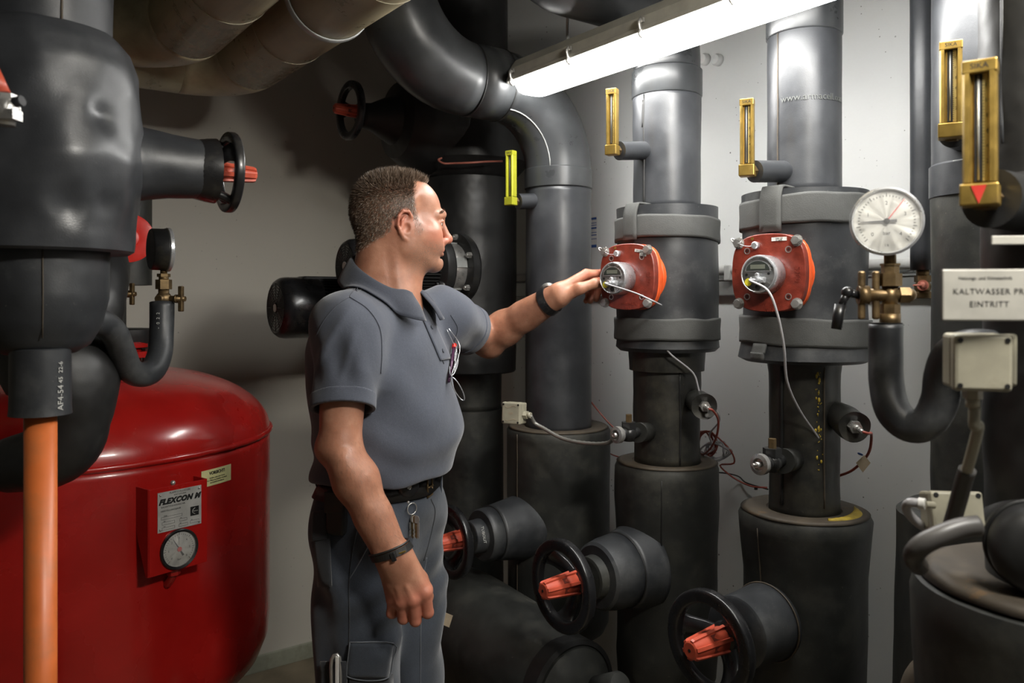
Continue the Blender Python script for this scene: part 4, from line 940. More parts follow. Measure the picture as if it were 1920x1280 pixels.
g = G(); g.tube([W(215, 562, 2.04), W(215, 620, 2.04), W(216, 680, 2.04), W(200, 720, 2.0)], .027, 28, smooth=5); solo('siphon_tube', g, M['foam_old'], 'straight black tube under the half hidden gauge', 'tube')

# ---- flange stack on the tank and black cap
o = W(236, 700, 2.32); t = thing('tank_flange', 'red bolted flange pair on top of the tank under a black cap', 'flange', o)
for k, (y, r, m) in enumerate(((705, .105, 'tank'), (684, .083, 'tank'), (663, .078, 'tank'))):
    g = G(); p = Vector((o.x, o.y, zz(y, 2.32))); g.lathe(p, Z, [(0, -.0085), (r, -.0085), (r, .0085), (0, .0085)], 48); part('flange_plate', g, M[m], t, bevel=.001)
g = G(); g.lathe(Vector((o.x, o.y, zz(648, 2.32))), Z, [(.0, -.004), (.06, -.004), (.06, .006), (.05, .012), (.0, .012)], 40); part('neck_ring', g, M['tank'], t)
g = G(); g.cyl(Vector((o.x, o.y, zz(720, 2.32))), Vector((o.x, o.y, zz(640, 2.32))), .042); part('nozzle', g, M['tank'], t)
for k in range(6):
    e = Vector((math.cos(k*PI/3-.9), math.sin(k*PI/3-.9), 0))*.066; g = G(); p = Vector((o.x, o.y, 0))+e
    g.cyl(p+Z*zz(700, 2.32), p+Z*zz(652, 2.32), .006, seg=10); g.hexa(p+Z*zz(658, 2.32), p+Z*zz(653, 2.32), .0115); g.hexa(p+Z*zz(696, 2.32), p+Z*zz(691, 2.32), .0115); part('bolt', g, M['steel'], t)
g = G(); g.lathe(W(238, 652, 2.34), Z, [(0, .0), (.064, .0), (.066, .003), (.066, .054), (.062, .057), (0, .057)], 48); g.lump(.0015, 12, 2); part('black_cap', g, M['foam_black'], t)

# ---- expansion tank
TC = Vector((-1.23, 2.2, 0)); TR = .54
t = thing('expansion_tank', 'large glossy red expansion tank with domed top', 'tank', (TC.x, TC.y, 0)); zs = 1.122
g = G(); prof = [(.0, .36), (.2, .37), (.38, .41), (.48, .455), (.525, .51), (TR, .58)]
prof = fine([(0.001, .33), (.2, .345), (.36, .385), (.46, .43), (.515, .49), (.535, .54), (TR, .60), (TR, zs-.004)], .02); g.lathe(TC, Z, prof, 128)
part('shell', g, M['tank'], t)
pr = []
for i in range(19):
    th = PI/2*i/18; pr.append((TR*math.cos(th)**.62 if i < 18 else .001, zs+.008+.180*math.sin(th)**1.15))
g = G(); g.lathe(TC, Z, [(TR, zs)]+pr, 128); part('dome', g, M['tank'], t)
g = G(); R_ = []
for i in range(181):
    a = 2*PI*i/180; R_.append(TC+Vector((math.cos(a), math.sin(a), 0))*(TR+.001)+Z*(zs+.002+.0015*mnoise.noise(Vector((a*14, 0, 0)))))
g.tube(R_[:-1], .0075, 10, closed=True); part('weld_seam', g, M['tank'], t)
for k in range(3):
    a = k*2*PI/3+.2; e = Vector((math.cos(a), math.sin(a), 0)); g = G(); g.cyl(TC+e*.40, TC+e*.40+Z*.44, .035); g.lathe(TC+e*.40, Z, [(.07, 0), (.07, .012), (0, .012)], 24); part('leg', g, M['tank'], t)
ph = math.radians(52); n = Vector((math.sin(ph), -math.cos(ph), 0)); rt = Vector((math.cos(ph), math.sin(ph), 0)); bo = TC+n*TR
pc = bo+n*.048+Z*((zz(915, 1.80)+zz(1078, 1.80))/2-.0); hh = .196; ww = .140
br = thing_part('gauge_bracket', t)
g = G(); g.box(pc, (ww, .004, hh), (rt, n, Z)); part('front_plate', g, M['tank'], br, bevel=.001)
for sx in (-1, 1):
    g = G(); b = pc+rt*sx*ww/2
    top = [(0, hh/2), (.052+.012*(1), hh/2+.0)]
    g.prism([(0, -hh/2), (0, hh/2), (-.062, hh/2), (-.062, hh/2-.03), (-.050, -hh/2+.09), (-.010, -hh/2)], b-rt*.002, (n, Z, rt), .004); part('side_cheek', g, M['tank'], br)
pn = pc+Z*.042+n*.003-rt*-.002
g = G(); g.box(pn, (.106, .0016, .090), (rt, n, Z)); part('nameplate', g, M['plate_m'], br, 'printed aluminium nameplate')
g = G(); q = pn+n*.0010; text_on(g, 'FLEXCON M', .0165, q+Z*.0225-rt*.001, (rt, Z, n), extr=.0003, shear=.35, spacing=1.12, bold=.0011); part('nameplate_title', g, M['ink'], br)
g = G(); text_on(g, 'FLAMCO FLEXCON', .0058, q+Z*.0405, (rt, Z, n), extr=.0001); text_on(g, '4207 GOUDA', .005, q+Z*.0345, (rt, Z, n), extr=.0001)
text_on(g, 'BAUARTZULASSUNG NR.', .0052, q+Z*.011-rt*.016, (rt, Z, n), extr=.0001); text_on(g, 'HERSTELLUNGSJAHR', .0052, q+Z*.002-rt*.022, (rt, Z, n), extr=.0001)
for (dx, dz, w) in ((-.020, -.014, .05), (-.028, -.026, .03), (-.028, -.038, .03), (.008, -.026, .018), (.008, -.038, .022), (.036, -.036, .022)):
    for k in (-1, 1): g.box(q+rt*dx+Z*(dz+k*.0028), (w, .0003, .0004), (rt, n, Z)); g.box(q+rt*(dx+k*w/2)+Z*dz, (.0004, .0003, .0056), (rt, n, Z))
    text_on(g, 'Inhalt' if w > .04 else 'bar', .0035, q+rt*(dx-w*.3)+Z*(dz+.005), (rt, Z, n), extr=.0001)
g.box(q+rt*.036-Z*.012, (.021, .0006, .021), (rt, n, Z)); part('nameplate_print', g, M['ink'], br)
g = G(); a = q+rt*.036-Z*.012+n*.0006; g.tube([a+rt*.001+Z*.007, a-rt*.004+Z*.004, a-rt*.006, a-rt*.004-Z*.004, a+rt*.001-Z*.007], .0006, 6, smooth=3); text_on(g, 'flamco', .0045, a+rt*.002, (rt, Z, n), extr=.0002); part('logo_mark', g, M['plate_m'], br)
for sx in (-1, 1):
    for sz in (-1, 1): g = G(); g.sphere(pn+rt*sx*.047+Z*sz*.039+n*.001, .003, 10, (1, 1, 1)); part('rivet', g, M['steel'], br)
g = G(); g.sphere(pc+Z*(hh/2+.004)-n*.006-rt*.01, .006, 12); part('screw_head', g, M['steel'], br)
gt = thing_part('tank_gauge', t); gc = pc-Z*.050+n*.003
f = n; r = rt; Rg = .046
g = G(); g.lathe(gc, f, [(Rg, -.02), (Rg, .004), (Rg*.96, .006), (Rg*.86, .004), (Rg*.85, 0)], 48); part('bezel', g, M['blackp'], gt)
g = G(); g.lathe(gc, f, [(Rg*.855, .001), (0, .001)], 40); part('dial', g, M['dial'], gt)
g = G()
for i in range(31):
    th = math.radians(225-270*i/30); e = r*math.cos(th)+Z*math.sin(th); s = f.cross(e); L = .12 if i % 5 == 0 else .05; g.box(gc+e*Rg*(.70+L/2)+f*.0014, (Rg*L, Rg*.02, .0003), (e, s, f))
    if i % 5 == 0: text_on(g, str(i//5), Rg*.15, gc+e*Rg*.55+f*.0013, (r, Z, f), extr=.0001)
text_on(g, 'bar', Rg*.15, gc-Z*Rg*.5+f*.0013, (r, Z, f), extr=.0001); part('dial_print', g, M['ink'], gt)
e = (r*-.45+Z*.75).normalized(); s = f.cross(e); g = G(); g.prism([(-Rg*.4, -Rg*.05), (-Rg*.4, Rg*.05), (0, Rg*.03), (Rg*.72, 0)], gc+f*.002, (e, s, f), .0006); part('needle', g, M['ink'], gt)
g = G(); g.lathe(gc+f*.0022, f, [(Rg*.12, 0), (Rg*.12, .001), (0, .0012)], 16); part('red_hub', g, M['redink'], gt)
g = G(); g.lathe(gc, f, [(Rg*.86, .0045), (0, .0055)], 40); part('glass', g, M['glass'], gt)
g = G(); q = pc-Z*(hh/2-.03)-n*.02; g.tube([q+Z*.03, q-Z*.03, q-Z*.055-n*.01, q-Z*.075-n*.03], .010, 14, smooth=4); g.hexa(q-Z*.028, q-Z*.045, .015); part('gauge_pipe', g, M['tank'], gt)
# sticker curved on the shell
def on_tank(px, z, off=.0012):
    k = (px-960)/FPX; a_ = k*k+1; b_ = -2*(k*TC.x+TC.y); c_ = TC.x**2+TC.y**2-(TR+off)**2; y = (-b_-math.sqrt(b_*b_-4*a_*c_))/(2*a_); return Vector((k*y, y, z))
pA, pB = on_tank(378, 0), on_tank(433, 0); aA = math.atan2(pA.y-TC.y, pA.x-TC.x); aB = math.atan2(pB.y-TC.y, pB.x-TC.x)
zA1, zA0 = zz(884, pA.y), zz(915, pA.y)
g = G(); n_ = 8; g.ring_loft([[TC+Vector((math.cos(a), math.sin(a), 0))*(TR+o_)+Z*z for o_, z in ((.0012, zA0), (.0012, zA1), (.0003, zA1), (.0003, zA0))] for a in [aA+(aB-aA)*i/n_ for i in range(n_+1)]], smooth=False)
part('warning_sticker', g, M['label_y'], t, 'pale yellow warning sticker')
am = (aA+aB)/2; g = G(); zc = (zA0+zA1)/2; hs = zA1-zA0
text_round(g, 'VORSICHT!', hs*.26, TC, TR+.0014, am, zc+hs*.26, extr=.0002, bold=.0004)
for k, s in enumerate(('Beh\u00e4lter steht unter Druck', 'Vor \u00d6ffnen des Beh\u00e4lters Gasdruck', 'am Gasfeldventil ablassen')): text_round(g, s, hs*.115, TC, TR+.0014, am, zc-hs*(.03+.14*k), extr=.0002)
part('warning_print', g, M['ink'], t)

# ---- pumps with ribbed motors
def pump(o, L0, L1, r, label, ring=True):
    a = -U; x, y, _ = frame(a); t = thing('pump_motor', label, 'pump', o+a*L1-Z*r, 'black pump motors')
    g = G(); g.lathe(o, a, [(r*1.35, L0-.03), (r*1.42, L0-.02), (r*1.42, L0+.004), (r*1.1, L0+.008)], 48); part('flange', g, M['blackm'], t)
    for k in range(6):
        e = x*math.cos(k*PI/3+.4)+y*math.sin(k*PI/3+.4); q = o+a*(L0+.004)+e*r*1.27; g = G(); g.hexa(q, q+a*.012, .011); g.cyl(q+a*.012, q+a*.018, .006); part('flange_bolt', g, M['steel'], t)
    g = G(); g.lathe(o, a, [(r*.98, L0+.0), (r*1.02, L0+.012), (r*1.02, L0+.055), (r*.98, L0+.06)], 48); part('steel_band', g, M['steel'] if ring else M['blackm'], t, 'bare metal band')
    for k in range(5):
        e = x*math.cos(k*1.25+.2)+y*math.sin(k*1.25+.2); s = a.cross(e); g = G(); g.box(o+a*(L0+.033)+e*r*1.03, (.045, .034, .004), (a, s, e)); part('band_window', g, M['rail'], t, bevel=.001)
    g = G(); g.lathe(o, a, [(r*1.25, L0+.062), (r*1.28, L0+.07), (r*1.25, L0+.095), (r*.95, L0+.11)], 48); part('bearing_shield', g, M['blackm'], t)
    for k in range(4):
        e = x*math.cos(k*PI/2+.9)+y*math.sin(k*PI/2+.9); q = o+a*(L0+.085)+e*r*1.1; g = G(); g.cyl(q-a*.02, q+a*.03, .014); g.hexa(q+a*.03, q+a*.038, .010); part('shield_lug', g, M['blackm'], t)
    l0, l1 = L0+.10, L1-.10; g = G(); g.cyl(o+a*l0, o+a*l1, r*.84, seg=40)
    for k in range(44):
        th = 2*PI*k/44; e = x*math.cos(th)+y*math.sin(th); s = a.cross(e); g.box(o+a*(l0+l1)/2+e*r*.90, (l1-l0, .003, r*.18), (a, s, e))
    part('ribbed_body', g, M['blackm'], t)
    g = G(); g.lathe(o, a, [(r*1.0, L1-.14), (r*1.02, L1-.135), (r*1.02, L1-.035), (r*.99, L1-.018), (r*.90, L1-.005), (r*.82, L1-.001), (r*.80, L1-.003)], 56); part('fan_cowl', g, M['blackp'], t)
    g = G(); g.lathe(o, a, [(r*.81, L1-.006), (0, L1-.006)], 40); part('fan_back', g, M['ink'], t)
    g = G()
    for k in range(1, 9): g.torus(o+a*(L1-.003), a, r*.80*k/8.3, .0016, 40, 6)
    for k in range(12):
        e = x*math.cos(k*PI/6)+y*math.sin(k*PI/6); g.tube([o+a*(L1-.003)+e*r*.1, o+a*(L1-.003)+e*r*.8], .0016, 6)
    part('fan_grille', g, M['blackm'], t)
    g = G(); g.lathe(o+a*(L1-.002), a, [(.014, 0), (.014, .0025), (0, .003)], 24); part('badge', g, M['plate_m'], t)
    return t
pm = Vector((P4.x, P4.y, 1.603))+V*.12
pump(pm, .135, .548, .086, 'black pump motor with bare metal band behind the worker\'s neck')
pn_ = Vector((P4.x, P4.y, 1.470))-V*.12
pump(pn_, .20, .685, .100, 'black pump motor casting a shadow on the left wall', False)
g = G(); q = pn_-U*.50+Z*.083; g.box(q, (.20, .07, .045), (U, V, Z)); solo('terminal_box', g, M['blackm'], 'dark terminal box on top of the lower pump motor', 'box', bevel=.008)

# ---- copper capillary wire on the dark pipe
g = G(); g.tube([W(828, 296, 2.72), W(822, 300, 2.71), W(832, 306, 2.70), W(850, 306, 2.70), W(880, 305, 2.68), W(910, 303, 2.69), W(942, 302, 2.72)], .0035, 8, smooth=5); solo('copper_wire', g, M['copper'], 'thin reddish wire loop on the black pipe above the worker\'s face', 'wire')

# ---- junction box with metal conduit
def jbox(c, ax, w, h, d, label, gl=None, lines=True, mat='ivory'):
    r, u, f = ax; t = thing('junction_box', label, 'box', c-u*h/2)
    g = G(); g.box(c-f*d*.35, (w*.97, h*.97, d*.65), (r, u, f)); part('body', g, M[mat], t, bevel=.004)
    g = G(); g.box(c+f*d*.15, (w, h, d*.35), (r, u, f)); part('lid', g, M[mat], t, bevel=.004)
    for sx in (-1, 1):
        for sy in (-1, 1):
            q = c+r*sx*w*.40+u*sy*h*.40+f*(d*.325+.0002); g = G(); g.lathe(q, f, [(w*.05, 0), (w*.05, .0006), (0, .0006)], 14); part('lid_screw', g, M['ink'], t)
    if lines:
        g = G()
        for s in (-1, 1): g.tube([c+f*(d*.326)+r*w*.3*k+u*(s*h*.30+.003*math.sin(k*3)) for k in (-1, -.5, 0, .5, 1)], .0007, 6, smooth=3)
        text_on(g, 'ABB', h*.14, c+f*d*.328, (r, u, f), extr=.0001); part('embossing', g, M['card'], t)
    if gl:
        g = G(); g.hexa(gl[0], gl[0]+gl[1]*.012, gl[2]); g.cyl(gl[0]+gl[1]*.012, gl[0]+gl[1]*.022, gl[2]*.7); part('cable_gland', g, M[mat], t)
    return t
f = Vector((-.55, -1, .06)).normalized(); r = Z.cross(f).normalized(); u = f.cross(r)
jc = W(962, 774, 2.30)
jbox(jc, (r, u, f), .060, .062, .045, 'small ivory junction box on the wide lower pipe beside the shirt', (jc+r*.030-f*.012-u*.004, r, .012))
g = G(); pth = [jc+r*.05-f*.012-u*.004, W(1003, 793, 2.3), W(1020, 803, 2.28), W(1055, 822, 2.22), W(1100, 831, 2.14), W(1140, 830, 2.05), qd1]; P_, R_2 = catmull(pth, [.0055]*7, 10)
g.tube(P_, [.0058 if i % 2 else .0049 for i in range(len(P_))], 12); solo('conduit', g, M['conduit'], 'flexible metal conduit from the small junction box to the drain valve', 'conduit')

# ---- sign, junction boxes and hoses in the right foreground
f = Vector((-.12, -1, 0)).normalized(); r = Z.cross(f).normalized()
sc_ = W(1768, 505, .86); o = sc_+r*.052-Z*.0275
t = thing('name_sign', 'off white sign with faint German lettering at right edge', 'sign', o-Z*.03)
g = G(); g.box(o+r*.004, (.114, .003, .055), (r, f, Z)); part('plate', g, M['sign'], t, bevel=.0015)
g = G(); text_on(g, 'KALTWASSER PRIM\u00c4R', .0088, o+r*.004+f*.0017+Z*.0035, (r, Z, f), extr=.0001, spacing=1.1); text_on(g, 'EINTRITT', .0088, o-r*.006+f*.0017-Z*.010, (r, Z, f), extr=.0001, spacing=1.1); text_on(g, 'Heizungs- und Klimatechnik', .0048, o-r*.010+f*.0017+Z*.018, (r, Z, f), extr=.0001); part('lettering', g, M['blackm'], t)
g = G(); g.box(o+r*.050+Z*.018+f*.0018, (.008, .0004, .008), (r*.7+Z*.7, f, Z*.7-r*.7)); part('red_mark', g, M['redink'], t)
g = G(); g.tube([o+Z*.02-f*.002, P6+Z*(o.z+.02)+Vector((-.02, -.09, 0))], .004, 8); g.tube([o-Z*.02-f*.002, P6+Z*(o.z-.02)+Vector((-.02, -.09, 0))], .004, 8); part('bracket', g, M['blackm'], t)
o2 = W(1905, 450, .90); g = G(); g.box(o2, (.052, .003, .010), (r, f, Z)); t = solo('cable_label', g, M['sign'], 'narrow pale label strip above the off white sign', 'label', bevel=.001)
f = Vector((-.22, -1, -.02)).normalized(); r = Z.cross(f).normalized(); u = f.cross(r)
jc = W(1835, 678, .88)
jbox(jc, (r, u, f), .058, .062, .048, 'large ivory junction box below the off white sign', (jc-u*.030-f*.012+r*-.002, -u, .010), lines=False)
g = G(); g.box(jc-f*.028+r*.022, (.05, .058, .012), (r, u, f)); solo('mounting_plate', g, M['ivory'], 'ivory mounting plate right behind the large junction box', 'plate', bevel=.003)
p = jc-u*.052-f*.012
cable('box_cable', [p, p-Z*.02, W(1834, 800, .90), W(1822, 850, .92), W(1812, 885, .94)], .0062, M['ivory'], 'ivory cable running down from the large junction box', seg=14)
cable('hose', [W(1814, 880, .94), W(1806, 905, .95), W(1795, 945, .965), W(1780, 1000, .98)], .0098, M['hose'], 'grey hose leaning down in front of the small boxes', 'hose', seg=16)
f = Vector((-.1, -1, .22)).normalized(); r = Z.cross(f).normalized(); u = f.cross(r)
jc = W(1788, 958, 1.06)
jbox(jc, (r, u, f), .066, .052, .045, 'ivory junction box standing behind the leaning grey hose', None, lines=False)
cable('plug_cable', [W(1752, 947, 1.04), W(1742, 946, 1.04), W(1735, 945, 1.04)], .0045, M['ivory'], 'ivory plug entering the small junction box', seg=12)
cable('cable_loop', [W(1735, 945, 1.04), W(1722, 943, 1.045)], .0075, M['label_w'], 'white cable sleeve left of the small junction box', seg=14)
cable('cable_loop', [W(1722, 943, 1.045), W(1706, 942, 1.05), W(1699, 950, 1.06), W(1706, 965, 1.07), W(1728, 985, 1.08), W(1750, 992, 1.09)], .006, M['grey_cable'], 'grey cable looping round beside the small junction box', seg=14)
cable('cable_loop', [W(1704, 940, 1.06), W(1725, 939, 1.07), W(1748, 941, 1.08)], .003, M['ink'], 'thin black cable behind the white sleeve', seg=10)
cable('hose', [W(1835, 985, .90), W(1800, 990, .90), W(1760, 1005, .90), W(1728, 1022, .905), W(1713, 1042, .92), W(1722, 1060, .97)], .0115, M['hose'], 'thick grey hose curving over the lower foreground pipe', 'hose', seg=18)

# ---- small valve at the left picture edge
o = W(8, 205, .98); t = thing('small_valve', 'small brass valve with red cap at the left edge', 'valve', o-Z*.03)
g = G(); g.cyl(o-Vector((.06, 0, 0)), o+Vector((.012, 0, 0)), .014); g.sphere(o, .017, 16); g.hexa(o+Z*.006, o+Z*.018, .015); g.cyl(o-Z*.02, o, .012); g.box(o-Z*.008+Vector((.004, -.004, 0)), (.03, .02, .012)); part('body', g, M['steel'], t)
g = G(); g.cyl(o+Z*.010+Vector((.002, 0, -.004)), o+Z*.010+Vector((.024, -.003, 0)), .0065); part('black_pin', g, M['blackp'], t)
g = G(); g.cyl(o+Z*.018-Vector((.004, 0, 0)), o+Z*.05-Vector((.014, 0, 0)), .011, .007); part('red_cap', g, M['red_knob'], t)
t = thing('paper_tag', 'pale paper tag hanging by the trousers near the floor pipe', 'tag', W(838, 1158, 2.15))
g = G(); g.prism([(-.014, .018), (.016, .006), (.006, -.026), (-.026, -.012)], W(838, 1158, 2.15), (Vector((1, 0, 0)), Z, Vector((0, 1, 0))), .001); part('card', g, M['card'], t)
# ================================================================== the worker: signed-distance modelling, meshed by surface nets
F3 = np.float32
def v3(p): return np.array([p[0], p[1], p[2]], F3)
class Solid:
    def __init__(s): s.pr = []; s.fold = None
    def _add(s, kind, par, bb, k, op): s.pr.append((kind, par, np.array(bb[0], F3), np.array(bb[1], F3), k, op)); return s
    def cap(s, a, b, ra, rb, k=.02, op='u', sq=None):
        a = v3(a); b = v3(b); m = max(ra, rb); return s._add('c', (a, b, ra, rb, sq), (np.minimum(a, b)-m, np.maximum(a, b)+m), k, op)
    def chain(s, pts, rs, k=.01, op='u'):
        for i in range(len(pts)-1): s.cap(pts[i], pts[i+1], rs[i], rs[i+1], k, op)
        return s
    def ell(s, c, r, ax=None, k=.02, op='u'):
        R = np.array([[*a] for a in (ax or ((1,0,0),(0,1,0),(0,0,1)))], F3); c = v3(c); r = np.array(r, F3); m = np.sqrt((R.T**2 @ (r**2)))
        return s._add('e', (c, r, R), (c-m, c+m), k, op)
    def ball(s, c, r, k=.02, op='u'): return s.ell(c, (r, r, r), None, k, op)
    def plane(s, o, n, k=.004):       # removes what lies beyond the plane
        return s._add('p', (v3(o), v3(Vector(n).normalized())), ((-9,-9,-9), (9,9,9)), k, 's')
    def ev(s, P, lo=None, hi=None):
        d = np.full(len(P), 1.0, F3)
        for kind, par, b0, b1, k, op in s.pr:
            if lo is not None:
                m = k+.02
                if np.any(b0-m > hi) or np.any(b1+m < lo): continue
            if kind == 'c':
                a, b, ra, rb, sq = par; ab = b-a; q = P-a; t = np.clip((q@ab)/max(float(ab@ab), 1e-9), 0, 1)
                w = q-t[:, None]*ab
                if sq is not None:
                    n, f = sq; dn = w@v3(n); w = w+np.outer(dn*(1/f-1), v3(n))
                    x = np.sqrt((w*w).sum(1))-(ra+(rb-ra)*t); x = x*min(1, f) if f < 1 else x
                else: x = np.sqrt((w*w).sum(1))-(ra+(rb-ra)*t)
            elif kind == 'e':
                c, r, R = par; q = (P-c)@R.T; k0 = np.sqrt(((q/r)**2).sum(1)); k1 = np.sqrt(((q/(r*r))**2).sum(1)); x = k0*(k0-1)/np.maximum(k1, 1e-6)
                x = np.where(k0 < .05, -min(r), x)
            else:
                o, n = par; x = -((P-o)@n)
                # beyond the plane x<0 : removed
            if op == 'u':
                h = np.clip(.5+.5*(d-x)/k, 0, 1); d = d*(1-h)+x*h-k*h*(1-h)
            else:
                x = -x; h = np.clip(.5+.5*(x-d)/k, 0, 1); d = d*(1-h)+x*h+k*h*(1-h)
        if s.fold is not None: d = d+s.fold(P)
        return d.astype(F3)
    def grad(s, P, e=.0008):
        g = np.zeros_like(P)
        for i in range(3):
            q = P.copy(); q[:, i] += e; r = P.copy(); r[:, i] -= e; g[:, i] = s.ev(q)-s.ev(r)
        return g/np.maximum(np.linalg.norm(g, axis=1), 1e-9)[:, None]
    def snap(s, pts, off=0, it=5):
        P = np.array([[*p] for p in pts], F3)
        for _ in range(it):
            d = s.ev(P)-off; P = P-s.grad(P)*np.clip(d, -.05, .05)[:, None]*.9
        return [Vector(p.tolist()) for p in P]
    def mesh(s, lo, hi, h, fine=None, n=24):
        """surface nets over blocks near the surface; returns numpy verts, quads"""
        lo = np.array(lo, F3); hi = np.array(hi, F3); nb = np.ceil((hi-lo)/(h*n)).astype(int)
        EI = []; CK = []; CV = []; diag = h*n*.9+.01
        bx = np.stack(np.meshgrid(*[np.arange(k) for k in nb], indexing='ij'), -1).reshape(-1, 3)
        cen = (lo+(bx+.5)*h*n).astype(F3); dc = s.ev(cen); pad = 1.0
        ax = np.arange(n+1)
        g3 = np.stack(np.meshgrid(ax, ax, ax, indexing='ij'), -1).reshape(-1, 3)
        big = 1 << 20
        def key(i): return (i[:, 0].astype(np.int64)*big+i[:, 1])*big+i[:, 2]
        E = []
        for b, d0 in zip(bx, dc):
            if abs(d0) > diag*1.35: continue
            base = b*n; P = (lo+(g3+base)*h).astype(F3); p0 = P.min(0); p1 = P.max(0)
            D = s.ev(P, p0, p1).reshape(n+1, n+1, n+1); S = D < 0
            if S.all() or not S.any(): continue
            # cells
            acc = np.zeros((n, n, n, 3), F3); cnt = np.zeros((n, n, n), F3)
            for axx in range(3):
                sl0 = [slice(None)]*3; sl1 = [slice(None)]*3; sl0[axx] = slice(0, n); sl1[axx] = slice(1, n+1)
                A = D[tuple(sl0)]; B = D[tuple(sl1)]; cr = (A < 0) != (B < 0); t = np.where(cr, A/np.where(cr, A-B, 1), 0)
                oth = [i for i in range(3) if i != axx]
                for u in (0, 1):
                    for w_ in (0, 1):
                        q = [slice(0, n)]*3; q[oth[0]] = slice(u, n+u); q[oth[1]] = slice(w_, n+w_)
                        c = cr[tuple(q)]; tt = t[tuple(q)]
                        off = [0, 0, 0]; off[oth[0]] = u; off[oth[1]] = w_
                        cnt += c
                        for i in range(3): acc[..., i] += np.where(c, tt if i == axx else off[i], 0)
                # owned edges
                own = [slice(0, n)]*3
                c = cr[tuple(own)]; idx = np.argwhere(c)
                if len(idx): E.append((axx, idx+base, (A < 0)[tuple(own)][c]))
            act = cnt > 0; idx = np.argwhere(act); CK.append(idx+base); CV.append(lo+((idx+base)+acc[act]/cnt[act][:, None])*h)
        CK = np.concatenate(CK); CV = np.concatenate(CV); ck = key(CK); o = np.argsort(ck); ck = ck[o]; CV = CV[o]
        Q = []
        for axx, idx, ins in E:
            oth = [(axx+1) % 3, (axx+2) % 3]; cc = []
            for u, w_ in ((0, 0), (1, 0), (1, 1), (0, 1)):
                q = idx.copy(); q[:, oth[0]] -= u; q[:, oth[1]] -= w_
                kq = key(q); p = np.searchsorted(ck, kq); p = np.clip(p, 0, len(ck)-1); p = np.where(ck[p] == kq, p, -1); cc.append(p)
            f = np.stack(cc, 1); ok = (f >= 0).all(1); f = f[ok]; i2 = ins[ok]
            f[~i2] = f[~i2][:, ::-1]; Q.append(f)
        Q = np.concatenate(Q)
        # relax slightly, keeping to the surface
        return CV.astype(F3), Q
def relax(Vv, Q, it=1, lam=.5):
    n = len(Vv); Vv = Vv.astype(np.float64)
    for _ in range(it):
        acc = np.zeros((n, 3)); c = np.zeros(n)
        for a, b in ((0, 1), (1, 2), (2, 3), (3, 0)):
            for p, q in ((a, b), (b, a)):
                for k in range(3): acc[:, k] += np.bincount(Q[:, p], weights=Vv[Q[:, q], k], minlength=n)
                c += np.bincount(Q[:, p], minlength=n)
        Vv = Vv*(1-lam)+lam*acc/np.maximum(c, 1)[:, None]
    return Vv
def np_part(name, VQ, mat, parent, label=None, it=1, lam=.4):
    Vv, Q = VQ; Vv = relax(Vv, Q, it, lam); off = ROOTLOC[parent.name]
    m = bpy.data.meshes.new(name); m.vertices.add(len(Vv)); m.vertices.foreach_set('co', (Vv-np.array([*off])).astype(F3).ravel())
    m.loops.add(len(Q)*4); m.loops.foreach_set('vertex_index', Q.astype(np.int32).ravel()); m.polygons.add(len(Q))
    m.polygons.foreach_set('loop_start', np.arange(len(Q), dtype=np.int32)*4); m.update(calc_edges=True); m.validate()
    m.polygons.foreach_set('use_smooth', np.ones(len(m.polygons), bool)); m.update()
    m.materials.append(mat); o = bpy.data.objects.new(name, m); COL.objects.link(o); o.parent = parent; ROOTLOC[o.name] = off
    if label: o['label'] = label
    return o, Vv

Fw = Vector((math.cos(math.radians(-25)), math.sin(math.radians(-25)), 0)); Lw = Vector((-Fw.y, Fw.x, 0))
TCN = Vector((-.293, 1.85, 0))
def T(f, l, z): return TCN+Fw*f+Lw*l+Z*z
TAX = (Fw, Lw, Z)
